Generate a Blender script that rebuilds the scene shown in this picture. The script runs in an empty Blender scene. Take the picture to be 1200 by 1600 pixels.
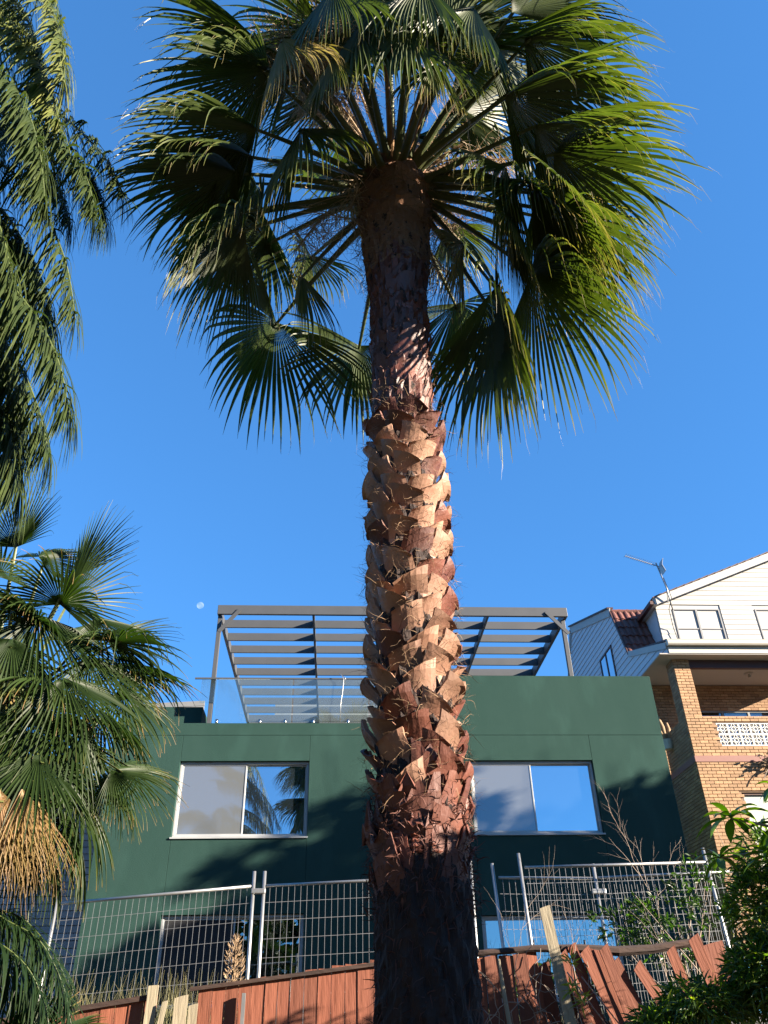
import bpy, math, random
from mathutils import Vector as V, Matrix
rnd = random.Random(7)
S = bpy.context.scene
COL = S.collection
rad = math.radians

# ------------------------------------------------------------------ camera, sky, sun, exposure
def make_camera():
    th, ps, ro = rad(34), rad(3.7), rad(1.25)
    F = V((math.sin(ps)*math.cos(th), math.cos(ps)*math.cos(th), math.sin(th)))
    R0 = V((math.cos(ps), -math.sin(ps), 0)); U0 = R0.cross(F)
    R = math.cos(ro)*R0 - math.sin(ro)*U0
    U = math.sin(ro)*R0 + math.cos(ro)*U0
    cd = bpy.data.cameras.new('camera'); co = bpy.data.objects.new('camera', cd); COL.objects.link(co)
    m = Matrix((R, U, -F)).transposed().to_4x4(); m.translation = V((0, 0, 1.6))
    co.matrix_world = m
    cd.sensor_fit = 'VERTICAL'; cd.sensor_height = 36; cd.lens = 36*1240/1600
    cd.clip_start = .05; cd.clip_end = 8000
    S.camera = co
make_camera()
SUN_AZ, SUN_EL = rad(65), rad(19)          # azimuth measured from -Y towards +X
SUN_DIR = V((math.sin(SUN_AZ)*math.cos(SUN_EL), -math.cos(SUN_AZ)*math.cos(SUN_EL), math.sin(SUN_EL)))
W = bpy.data.worlds.new('World'); S.world = W; W.use_nodes = True
nt = W.node_tree; nt.nodes.clear()
sky = nt.nodes.new('ShaderNodeTexSky'); sky.sky_type = 'NISHITA'; sky.sun_disc = False
sky.sun_elevation = SUN_EL; sky.sun_rotation = math.pi - SUN_AZ
sky.altitude = 0; sky.air_density = .8; sky.dust_density = 0.0; sky.ozone_density = 4.0
hs = nt.nodes.new('ShaderNodeHueSaturation'); hs.inputs['Saturation'].default_value = 1.0
bg = nt.nodes.new('ShaderNodeBackground'); bg.inputs['Strength'].default_value = .0715
wo = nt.nodes.new('ShaderNodeOutputWorld')
v1 = nt.nodes.new('ShaderNodeVectorMath'); v1.operation = 'SCALE'; v1.inputs['Scale'].default_value = .377
gm_ = nt.nodes.new('ShaderNodeGamma'); gm_.inputs[1].default_value = .55       # evens out the zenith to horizon falloff
v2 = nt.nodes.new('ShaderNodeVectorMath'); v2.operation = 'MULTIPLY'; v2.inputs[1].default_value = (.62, 1.53, 2.56)
nt.links.new(sky.outputs[0], v1.inputs[0]); nt.links.new(v1.outputs[0], gm_.inputs[0]); nt.links.new(gm_.outputs[0], v2.inputs[0]); nt.links.new(v2.outputs[0], hs.inputs['Color']); nt.links.new(hs.outputs[0], bg.inputs[0]); nt.links.new(bg.outputs[0], wo.inputs[0])
sl = bpy.data.lights.new('sun', 'SUN'); sl.energy = 5.0; sl.angle = rad(.53); sl.color = (1, .86, .70)
so = bpy.data.objects.new('sun', sl); COL.objects.link(so)
so.rotation_euler = SUN_DIR.to_track_quat('Z', 'Y').to_euler()
S.view_settings.view_transform = 'Standard'; S.view_settings.look = 'None'
S.view_settings.gamma = 1; S.view_settings.use_curve_mapping = False
S.view_settings.exposure = 2.4
S.render.engine = 'CYCLES'
S.cycles.transparent_max_bounces = 24; S.cycles.max_bounces = 6

# ------------------------------------------------------------------ materials
def mat(name, col, rough=.7, col2=None, scale=6, bump=0, bscale=None, spec=.5, metal=0, stretch=(1,1,1), detail=6, obj_var=0, translucent=0, tone=None, coat=0, wear=None):
    """principled; colour = noise mix of col/col2, optional 'tone' attribute ramp [(pos,colour)...], per-object variation, bump"""
    m = bpy.data.materials.new(name); m.use_nodes = True
    n = m.node_tree.nodes; l = m.node_tree.links; n.clear()
    out = n.new('ShaderNodeOutputMaterial'); p = n.new('ShaderNodeBsdfPrincipled')
    k_ = .66 if min(col) > .6 and not tone else .57
    col = [q*k_ for q in col]; col2 = [q*k_ for q in (col2 or [x/k_ for x in col])]
    p.inputs['Roughness'].default_value = rough; p.inputs['Metallic'].default_value = metal
    p.inputs['Specular IOR Level'].default_value = spec; p.inputs['Coat Weight'].default_value = coat
    tc = n.new('ShaderNodeTexCoord'); mp = n.new('ShaderNodeMapping'); mp.inputs['Scale'].default_value = stretch
    l.new(tc.outputs['Object'], mp.inputs[0])
    no = n.new('ShaderNodeTexNoise'); no.inputs['Scale'].default_value = scale; no.inputs['Detail'].default_value = detail; no.inputs['Roughness'].default_value = .65
    l.new(mp.outputs[0], no.inputs['Vector'])
    if obj_var:
        oi = n.new('ShaderNodeObjectInfo'); vm = n.new('ShaderNodeVectorMath'); vm.operation = 'SCALE'; vm.inputs['Scale'].default_value = 37
        l.new(oi.outputs['Random'], vm.inputs[0]); va = n.new('ShaderNodeVectorMath'); va.operation = 'ADD'
        l.new(mp.outputs[0], va.inputs[0]); l.new(vm.outputs[0], va.inputs[1]); l.new(va.outputs[0], no.inputs['Vector'])
    mr = n.new('ShaderNodeMapRange'); mr.inputs[1].default_value = .3; mr.inputs[2].default_value = .7; l.new(no.outputs['Fac'], mr.inputs[0])
    mx = n.new('ShaderNodeMix'); mx.data_type = 'RGBA'
    mx.inputs[6].default_value = (*col, 1); mx.inputs[7].default_value = (*(col2 or col), 1)
    l.new(mr.outputs[0], mx.inputs[0]); c = mx.outputs[2]
    if tone:
        at = n.new('ShaderNodeAttribute'); at.attribute_name = 'tone'
        cr = n.new('ShaderNodeValToRGB'); e = cr.color_ramp.elements
        while len(e) < len(tone): e.new(.5)
        for el, (q, cc) in zip(e, tone): el.position = q; el.color = (*cc, 1)
        l.new(at.outputs['Fac'], cr.inputs[0])
        m2 = n.new('ShaderNodeMix'); m2.data_type = 'RGBA'; m2.blend_type = 'MULTIPLY'; m2.inputs[0].default_value = 1
        l.new(cr.outputs[0], m2.inputs[6]); l.new(c, m2.inputs[7]); c = m2.outputs[2]
    if wear:
        w2 = n.new('ShaderNodeTexNoise'); w2.inputs['Scale'].default_value = wear[1]; w2.inputs['Detail'].default_value = 8
        l.new(mp.outputs[0], w2.inputs['Vector'])
        r2 = n.new('ShaderNodeMapRange'); r2.inputs[1].default_value = wear[2]; r2.inputs[2].default_value = wear[2]+.15; r2.inputs[4].default_value = wear[3]
        l.new(w2.outputs['Fac'], r2.inputs[0]); m4 = n.new('ShaderNodeMix'); m4.data_type = 'RGBA'
        l.new(r2.outputs[0], m4.inputs[0]); l.new(c, m4.inputs[6]); m4.inputs[7].default_value = (*wear[0], 1); c = m4.outputs[2]
    if obj_var:
        h = n.new('ShaderNodeHueSaturation'); r3 = n.new('ShaderNodeMapRange')
        r3.inputs[3].default_value = 1-obj_var; r3.inputs[4].default_value = 1+obj_var
        l.new(oi.outputs['Random'], r3.inputs[0]); l.new(r3.outputs[0], h.inputs['Value']); l.new(c, h.inputs['Color']); c = h.outputs[0]
    l.new(c, p.inputs['Base Color'])
    if bump:
        bn = n.new('ShaderNodeTexNoise'); bn.inputs['Scale'].default_value = bscale or scale*3; bn.inputs['Detail'].default_value = 8
        l.new(mp.outputs[0], bn.inputs['Vector']); b = n.new('ShaderNodeBump'); b.inputs['Strength'].default_value = bump; b.inputs['Distance'].default_value = .02
        l.new(bn.outputs['Fac'], b.inputs['Height']); l.new(b.outputs[0], p.inputs['Normal'])
    if translucent:
        t = n.new('ShaderNodeBsdfTranslucent'); ms = n.new('ShaderNodeMixShader'); ms.inputs[0].default_value = translucent
        hv = n.new('ShaderNodeHueSaturation'); hv.inputs['Value'].default_value = 1.7; hv.inputs['Saturation'].default_value = 1.15; l.new(c, hv.inputs['Color'])
        l.new(hv.outputs[0], t.inputs['Color']); l.new(p.outputs[0], ms.inputs[1]); l.new(t.outputs[0], ms.inputs[2]); l.new(ms.outputs[0], out.inputs[0])
    else: l.new(p.outputs[0], out.inputs[0])
    return m

def glass(name, tint, refl, dark, transp=0.0, rough=.0):
    m = bpy.data.materials.new(name); m.use_nodes = True
    n = m.node_tree.nodes; l = m.node_tree.links; n.clear()
    out = n.new('ShaderNodeOutputMaterial'); g = n.new('ShaderNodeBsdfGlossy'); g.inputs['Roughness'].default_value = rough; g.inputs['Color'].default_value = (*tint, 1)
    d = n.new('ShaderNodeBsdfDiffuse'); d.inputs['Color'].default_value = (*dark, 1)
    t = n.new('ShaderNodeBsdfTransparent'); t.inputs['Color'].default_value = (.88, .93, .92, 1)
    m1 = n.new('ShaderNodeMixShader'); m1.inputs[0].default_value = transp; l.new(d.outputs[0], m1.inputs[1]); l.new(t.outputs[0], m1.inputs[2])
    fr = n.new('ShaderNodeFresnel'); fr.inputs[0].default_value = 1.5; mr = n.new('ShaderNodeMapRange'); mr.inputs[3].default_value = refl; mr.inputs[4].default_value = 1.0
    l.new(fr.outputs[0], mr.inputs[0])
    no = n.new('ShaderNodeTexNoise'); no.inputs['Scale'].default_value = 1.3; b = n.new('ShaderNodeBump'); b.inputs['Strength'].default_value = .02; b.inputs['Distance'].default_value = .05
    tc = n.new('ShaderNodeTexCoord'); l.new(tc.outputs['Object'], no.inputs['Vector']); l.new(no.outputs['Fac'], b.inputs['Height']); l.new(b.outputs[0], g.inputs['Normal'])
    m2 = n.new('ShaderNodeMixShader'); l.new(mr.outputs[0], m2.inputs[0]); l.new(m1.outputs[0], m2.inputs[1]); l.new(g.outputs[0], m2.inputs[2])
    l.new(m2.outputs[0], out.inputs[0]); return m

LEAF_TONE = [(0, (.045, .080, .018)), (.4, (.11, .15, .03)), (.7, (.32, .30, .07)), (.85, (.36, .29, .10)), (1, (.50, .38, .22))]
M = {}
M['palm_leaf'] = mat('palm_leaf', (1,1,1), .45, (.55,.65,.55), 3, tone=LEAF_TONE, translucent=.34, spec=.5)
M['windmill_leaf'] = mat('windmill_leaf', (1,1,1), .5, (.5,.6,.45), 4, tone=[(0,(.018,.045,.010)),(.5,(.055,.095,.018)),(.68,(.20,.21,.05)),(.8,(.42,.27,.10)),(1,(.60,.38,.23))], translucent=.3, spec=.3)
M['queen_leaf'] = mat('queen_leaf', (1,1,1), .5, (.6,.75,.6), 5, tone=[(0,(.05,.075,.022)),(.5,(.11,.14,.035)),(1,(.28,.28,.08))], translucent=.28, spec=.3)
M['petiole'] = mat('petiole', (1,1,1), .5, (.7,.7,.6), 8, tone=[(0,(.10,.14,.035)),(.6,(.16,.17,.05)),(1,(.42,.22,.10))], stretch=(1,1,1), bump=.2, bscale=30)
M['boot'] = mat('cut_leaf_base', (.32,.15,.092), .6, (.51,.295,.19), 4, bump=.3, bscale=18, obj_var=.22, wear=((.17,.07,.045), 5, .58, .5), stretch=(1,1,.45))
M['boot_red'] = mat('red_leaf_base', (.12,.032,.018), .6, (.24,.08,.045), 6, bump=.4, bscale=22, obj_var=.3, wear=((.09,.025,.015), 6, .5, .8), stretch=(1,1,.4))
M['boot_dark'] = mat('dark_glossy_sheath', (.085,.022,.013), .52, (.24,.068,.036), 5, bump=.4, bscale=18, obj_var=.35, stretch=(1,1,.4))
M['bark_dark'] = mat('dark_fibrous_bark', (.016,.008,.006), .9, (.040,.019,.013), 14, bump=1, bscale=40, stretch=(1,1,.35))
M['sheath'] = mat('papery_sheath', (.24,.115,.06), .85, (.38,.19,.10), 7, bump=.8, bscale=30, obj_var=.35, stretch=(1,1,.4))
M['fibre'] = mat('fibre', (.22,.12,.06), .9, (.36,.24,.13), 9)
M['fibre_red'] = mat('red_fibre', (.07,.02,.012), .8, (.16,.05,.028), 5)
M['straw'] = mat('dry_straw', (.50,.36,.22), .85, (.70,.54,.36), 9, translucent=.15)
M['render'] = mat('green_render', (.030,.075,.063), .88, (.037,.086,.073), 1.1, bump=.35, bscale=110, spec=.08, detail=9, wear=((.038,.089,.076), 1.8, .52, .18), stretch=(1.3,1,.5))
M['render_joint'] = mat('dark_green_joint', (.025,.055,.045), .9)
M['alu'] = mat('white_aluminium', (.52,.54,.54), .4, (.46,.48,.48), 3, spec=.5)
M['screen'] = mat('insect_screen', (.14,.155,.165), .6, (.22,.24,.255), .9, spec=.6, bump=.3, bscale=300)
M['screen'] = glass('insect_screen', (.8,.88,.95), .13, (.105,.115,.12), 0, .04)
M['curtain'] = mat('pale_curtain', (.42,.50,.55), .8, (.34,.42,.48), 3)
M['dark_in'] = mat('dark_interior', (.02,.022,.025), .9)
M['pane'] = glass('window_pane', (.82,.9,.95), .62, (.02,.03,.04))
M['pane_pale'] = glass('window_pane_pale', (.62,.66,.66), .6, (.03,.04,.05))
M['pane_soft'] = glass('window_pane_dim', (.8,.9,.95), .22, (.02,.02,.02), .75)
M['balu'] = glass('balustrade_glass', (.9,.95,.95), .04, (.3,.4,.4), .94)
M['pergola'] = mat('charcoal_powder_coat', (.085,.092,.10), .5, (.10,.107,.115), 2, spec=.4)
M['steel'] = mat('bright_steel', (.75,.75,.75), .25, metal=1)
M['galv'] = mat('galvanised_steel', (.60,.61,.60), .42, (.45,.46,.46), 9, metal=.75)
M['wire'] = mat('galvanised_wire', (.42,.44,.46), .5, (.32,.33,.35), 9, metal=.5)
M['paling'] = mat('red_stained_paling', (.20,.055,.026), .85, (.27,.085,.042), 9, bump=.5, bscale=30, obj_var=.22, stretch=(1,1,.12), wear=((.13,.055,.035), 4, .52, .8))
M['rail'] = mat('dark_old_rail', (.03,.016,.012), .9, (.075,.038,.025), 9, bump=.8, stretch=(.2,1,1))
M['grey_wood'] = mat('weathered_timber', (.30,.25,.17), .85, (.42,.37,.25), 7, bump=.6, bscale=25, obj_var=.12, stretch=(1,1,.12), wear=((.20,.20,.10), 3, .6, .6))
M['brick'] = mat('blond_brick', (.47,.27,.135), .85, (.55,.34,.18), 9, bump=.4, bscale=50, obj_var=.2)
M['brick_mass'] = mat('blond_brick_rows', (1,1,1), .85, (.85,.85,.85), 9, bump=.4, bscale=50, tone=[(0,(.38,.21,.105)),(1,(.58,.36,.19))])
M['mortar'] = mat('mortar', (.30,.19,.12), .95, (.36,.24,.15), 20)
M['slab'] = mat('painted_slab_edge', (.30,.13,.10), .7, (.34,.16,.13), 5)
M['brown'] = mat('dark_brown_beam', (.085,.028,.018), .6)
M['cream'] = mat('cream_paint', (.72,.68,.58), .5, (.66,.61,.50), 3)
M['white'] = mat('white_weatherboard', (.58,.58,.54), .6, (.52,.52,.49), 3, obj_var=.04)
M['shadewhite'] = mat('shade_tint_white_board', (.70,.73,.76), .6, (.63,.66,.70), 3, obj_var=.05)  # cool copy of the white weatherboard; shade tint put into the colour
M['ceiling'] = mat('soffit_paint', (.55,.52,.47), .8)
M['tile'] = mat('terracotta_tile', (.15,.045,.03), .6, (.25,.085,.055), 7, bump=.4, obj_var=.3, wear=((.07,.03,.025), 4, .55, .7))
M['oldboard'] = mat('grey_weatherboard', (.50,.50,.49), .75, (.62,.61,.60), 4, obj_var=.12)
M['greymetal'] = mat('grey_cladding', (.23,.245,.25), .6, (.28,.29,.30), 3, obj_var=.1)
M['blind'] = mat('pale_blind', (.62,.66,.58), .7, (.55,.6,.52), 3)
M['concrete'] = mat('breeze_block_paint', (.78,.78,.74), .7)
M['leaf'] = mat('shrub_leaf', (1,1,1), .42, (.7,.8,.6), 5, tone=[(0,(.03,.07,.014)),(.5,(.10,.19,.035)),(1,(.38,.46,.08))], translucent=.5, spec=.5)
M['bigleaf'] = mat('broad_leaf', (1,1,1), .38, (.8,.9,.7), 5, tone=[(0,(.05,.12,.02)),(1,(.22,.36,.05))], translucent=.35, spec=.5)
M['twig'] = mat('bare_twig', (.30,.23,.17), .85, (.42,.34,.27), 12)
M['dead'] = mat('dry_seedhead', (.34,.22,.12), .9, (.46,.33,.20), 12)
M['soil'] = mat('soil', (.07,.055,.035), 1, (.12,.10,.06), .8, bump=1, bscale=4)
M['grass'] = mat('grass_tuft', (.26,.22,.11), .9, (.12,.14,.04), 3)
M['black'] = mat('black_metal', (.02,.02,.02), .5)

# ------------------------------------------------------------------ object helpers
def link(name, me, m, parent=None, mw=None):
    o = bpy.data.objects.new(name, me); COL.objects.link(o)
    if m and not me.materials: me.materials.append(m)
    if parent: o.parent = parent; o.matrix_parent_inverse = Matrix.Translation(-parent.location)
    if mw is not None: o.matrix_basis = mw
    return o
def thing(name, label, cat, loc=(0,0,0), group=None):
    o = bpy.data.objects.new(name, None); COL.objects.link(o); o.location = loc; o.empty_display_size = .2
    return tag(o, label, cat, group)
def tag(o, label=None, cat=None, group=None, kind=None):
    if label: o['label'] = label
    if cat: o['category'] = cat
    if group: o['group'] = group
    if kind: o['kind'] = kind
    return o
class MB:
    def __init__(s): s.v = []; s.f = []; s.t = []
    def quad_strip(s, rings, tones, closed=False):
        """rings: list of equal-length point lists"""
        b = len(s.v); k = len(rings[0])
        for r, t in zip(rings, tones):
            s.v.extend(r); s.t.extend([t]*k)
        for i in range(len(rings)-1):
            for j in range(k if closed else k-1):
                a = b+i*k+j; c = b+i*k+(j+1) % k
                s.f.append((a, c, c+k, a+k))
    def box(s, a, b, t=.5):
        x0,y0,z0 = a; x1,y1,z1 = b; i = len(s.v)
        s.v += [(x0,y0,z0),(x1,y0,z0),(x1,y1,z0),(x0,y1,z0),(x0,y0,z1),(x1,y0,z1),(x1,y1,z1),(x0,y1,z1)]; s.t += [t]*8
        s.f += [(i,i+3,i+2,i+1),(i+4,i+5,i+6,i+7),(i,i+1,i+5,i+4),(i+1,i+2,i+6,i+5),(i+2,i+3,i+7,i+6),(i+3,i,i+4,i+7)]
        return s
    def tube(s, pts, rs, n=8, t=.5, cap=True):
        pts = [V(p) for p in pts]
        if not isinstance(rs, (list, tuple)): rs = [rs]*len(pts)
        rings = []; prev = None
        for i, p in enumerate(pts):
            d = (pts[min(i+1, len(pts)-1)]-pts[max(i-1, 0)]).normalized()
            if prev is None: x = d.orthogonal().normalized()
            else: x = (prev-d*prev.dot(d)).normalized()
            prev = x; y = d.cross(x)
            rings.append([tuple(p+(x*math.cos(a)+y*math.sin(a))*rs[i]) for a in [2*math.pi*k/n for k in range(n)]])
        b = len(s.v); s.quad_strip(rings, t if isinstance(t, list) else [t]*len(rings), True)
        if cap:
            s.f.append(tuple(range(b+n-1, b-1, -1))); s.f.append(tuple(range(len(s.v)-n, len(s.v))))
        return s
    def bar(s, a, b, w, h, up=(0,0,1), t=.5):
        a = V(a); b = V(b); d = (b-a).normalized(); u = V(up); u = (u-d*u.dot(d)).normalized(); x = d.cross(u); i = len(s.v)
        for p in (a, b):
            for sx, su in ((-1,-1),(1,-1),(1,1),(-1,1)): s.v.append(tuple(p+x*w/2*sx+u*h/2*su)); s.t.append(t)
        s.f += [(i,i+1,i+2,i+3),(i+7,i+6,i+5,i+4),(i,i+4,i+5,i+1),(i+1,i+5,i+6,i+2),(i+2,i+6,i+7,i+3),(i+3,i+7,i+4,i)]
        return s
    def prism(s, poly, o, a, b, n, d, t=.5, tilt=None):
        """poly [(u,v)] in plane o+u*a+v*b, extruded d along n; tilt(u,v) extra offset on the front"""
        o = V(o); a = V(a); b = V(b); n = V(n); i = len(s.v); k = len(poly)
        for u, v in poly: s.v.append(tuple(o+a*u+b*v)); s.t.append(t)
        for u, v in poly: s.v.append(tuple(o+a*u+b*v+n*(d+(tilt(u, v) if tilt else 0)))); s.t.append(t)
        s.f.append(tuple(range(i, i+k))); s.f.append(tuple(range(i+2*k-1, i+k-1, -1)))
        for j in range(k): s.f.append((i+j, i+k+j, i+k+(j+1) % k, i+(j+1) % k))
        return s
    def mesh(s, name, smooth=False):
        me = bpy.data.meshes.new(name); me.from_pydata([tuple(p) for p in s.v], [], s.f)
        at = me.attributes.new('tone', 'FLOAT', 'POINT'); at.data.foreach_set('value', s.t)
        if smooth: me.polygons.foreach_set('use_smooth', [True]*len(me.polygons))
        me.update(); return me
    def build(s, name, m, parent=None, smooth=False, bevel=0, fix=False):
        me = s.mesh(name, smooth)
        if fix:
            import bmesh
            bm = bmesh.new(); bm.from_mesh(me); bmesh.ops.recalc_face_normals(bm, faces=bm.faces[:]); bm.to_mesh(me); bm.free()
        o = link(name, me, m, parent)
        if bevel:
            bv = o.modifiers.new('bevel', 'BEVEL'); bv.width = bevel; bv.segments = 2; bv.limit_method = 'ANGLE'
        return o
def bx(name, a, b, m, parent=None, bevel=0): return MB().box(a, b).build(name, m, parent, bevel=bevel)
def inst(name, me, m, parent, loc, rot=None, scale=None):
    """another object sharing mesh data, placed in world space under parent"""
    o = bpy.data.objects.new(name, me); COL.objects.link(o)
    if not me.materials: me.materials.append(m)
    o.parent = parent; o.matrix_parent_inverse = Matrix.Translation(-parent.location) if parent else Matrix()
    mw = Matrix.Translation(V(loc)) @ (rot.to_4x4() if rot is not None else Matrix())
    if scale: mw = mw @ Matrix.Diagonal((*scale, 1))
    o.matrix_basis = mw; return o
def clip(poly, z0, z1):
    """clip polygon (u,v) to z0<=v<=z1"""
    for sgn, lim in ((1, z0), (-1, -z1)):
        out = []
        for i in range(len(poly)):
            p, q = poly[i], poly[(i+1) % len(poly)]
            a, b = sgn*p[1]-lim, sgn*q[1]-lim
            if a >= 0: out.append(p)
            if (a >= 0) != (b >= 0):
                r = a/(a-b); out.append((p[0]+(q[0]-p[0])*r, p[1]+(q[1]-p[1])*r))
        poly = out
        if not poly: return []
    return poly
def boards(poly, o, a, b, n, parent, m, pitch=.17, name='board'):
    z0 = min(p[1] for p in poly); z1 = max(p[1] for p in poly); z = z0; out = []
    while z < z1-.01:
        c = clip(poly, z, min(z+pitch-.003, z1))
        if len(c) >= 3:
            zb = z
            out.append(MB().prism(c, o, a, b, n, .016, tilt=lambda u, v, zb=zb: .018*(1-(v-zb)/pitch)).build(name, m, parent, fix=True))
        z += pitch
    return out
def noise(x): return math.sin(x*12.9898)*43758.5453 % 1
UP = V((0,0,1))
MAIN_FRONDS=[((2.14,5.02,9.36),(0.96,0.22,-0.18),1.45,1.0,0.35),
((2.01,4.34,8.77),(0.98,-0.08,-0.18),1.4,0.9,0.3),
((1.78,4.11,8.84),(0.97,0.0,0.25),1.4,0.9,0.2),
((1.47,3.89,8.93),(0.94,-0.15,0.3),1.4,0.8,0.15),
((1.34,3.83,9.62),(0.82,-0.13,0.55),1.35,0.8,0.1),
((2.17,5.3,9.11),(0.93,0.19,-0.32),1.4,1.1,0.5),
((1.46,5.08,7.68),(0.22,0.06,-0.97),1.75,0.9,0.35),
((1.81,5.0,7.82),(0.69,0.06,-0.72),1.6,0.9,0.4),
((1.33,6.32,8.85),(-0.17,0.21,-0.96),1.35,1.4,0.5),
((1.86,4.57,8.48),(0.52,-0.07,-0.85),1.3,1.4,0.5),
((1.54,3.49,9.66),(0.56,-0.11,0.82),1.3,0.8,0.1),
((0.97,3.82,9.7),(0.3,-0.18,0.94),1.25,1.6,0.15),
((0.56,3.51,9.35),(-0.03,-0.2,-0.98),1.2,1.8,0.2),
((0.09,3.58,9.46),(-0.01,-0.21,-0.98),1.2,1.8,0.25),
((-0.27,3.78,9.74),(-0.56,-0.38,0.73),1.25,1.2,0.2),
((-0.77,4.07,9.55),(-0.97,-0.08,-0.24),1.4,0.9,0.15),
((-0.88,3.81,9.61),(-0.81,-0.08,0.59),1.3,0.8,0.1),
((-0.52,4.03,9.62),(-0.82,0.0,0.58),1.3,1.2,0.2),
((-0.89,4.43,8.66),(-1.0,0.0,0.01),1.4,0.9,0.2),
((-1.02,5.4,9.71),(-0.93,0.06,-0.36),1.4,1.0,0.2),
((-0.96,5.68,9.58),(-0.81,0.11,-0.57),1.4,1.0,0.2),
((-0.89,5.96,9.38),(-0.49,0.0,-0.87),1.1,1.5,0.35),
((-0.79,6.48,8.62),(-0.29,0.06,-0.95),1.7,0.8,0.1),
((-0.42,6.26,9.56),(-0.05,0.0,-1.0),0.9,1.6,0.5),
((0.19,6.92,8.73),(-0.11,0.07,-0.99),1.45,1.0,0.1),
((-0.43,4.2,8.78),(-0.3,-0.14,-0.94),1.2,1.7,0.3),
((1.54,4.44,8.67),(0.16,-0.15,-0.98),1.2,1.7,0.45),
((-1.04,4.52,8.53),(-1.0,0.1,-0.01),1.3,1.1,0.15),
((-0.83,4.12,8.62),(-0.99,0.0,0.11),1.3,1.0,0.2),
((-0.99,4.91,8.2),(-0.69,0.08,-0.72),1.3,1.3,0.2),
((1.52,5.35,7.52),(0.02,0.0,-1.0),1.4,1.2,0.4),
((2.09,4.61,8.23),(0.76,0.0,-0.64),1.3,1.2,0.4),
((1.68,3.67,9.56),(1.0,-0.0,0.09),1.3,1.1,0.2),
((1.23,5.91,9.78),(0.71,0.67,-0.23),0.9,1.4,0.6),
((-0.44,5.34,8.09),(-0.07,0.0,-1.0),0.85,1.6,0.92),
((1.15,4.89,8.08),(0.02,0.12,-0.99),0.9,1.6,0.95),
((1.6,4.35,8.24),(-0.15,0.11,-0.98),0.9,1.6,0.85),
((-0.6,3.58,9.15),(0.01,-0.09,-1.0),0.9,1.6,0.95),
((-0.13,3.57,8.85),(0.04,-0.15,-0.99),0.7,1.8,0.92),
((0.77,3.58,8.82),(0.01,-0.16,-0.99),0.7,1.8,0.9),
((0.47,4.52,10.41),(0.01,0.18,0.98),1.3,1.0,0.1),
((1.12,4.72,10.31),(0.37,0.19,0.91),1.3,1.0,0.1),
((-0.16,4.69,10.28),(-0.33,0.22,0.92),1.3,1.0,0.1),
((1.78,3.91,9.45),(0.95,0.29,0.1),1.35,1.2,0.2),
((1.18,3.49,9.75),(0.05,-0.15,-0.99),1.2,1.9,0.2),
((0.68,3.34,9.86),(0.11,-0.17,-0.98),1.2,1.9,0.2),
((-0.15,3.43,9.84),(-0.12,-0.16,-0.98),1.2,1.7,0.2),
((0.61,3.96,9.7),(0.07,-0.05,1.0),1.2,1.0,0.05),
((0.16,3.93,9.72),(-0.12,-0.06,0.99),1.2,1.0,0.05),
((2.08,5.05,8.34),(0.76,-0.11,-0.64),1.25,1.2,0.45),
((-0.99,4.78,8.3),(-0.68,-0.09,-0.73),1.25,1.3,0.25)]
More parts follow.
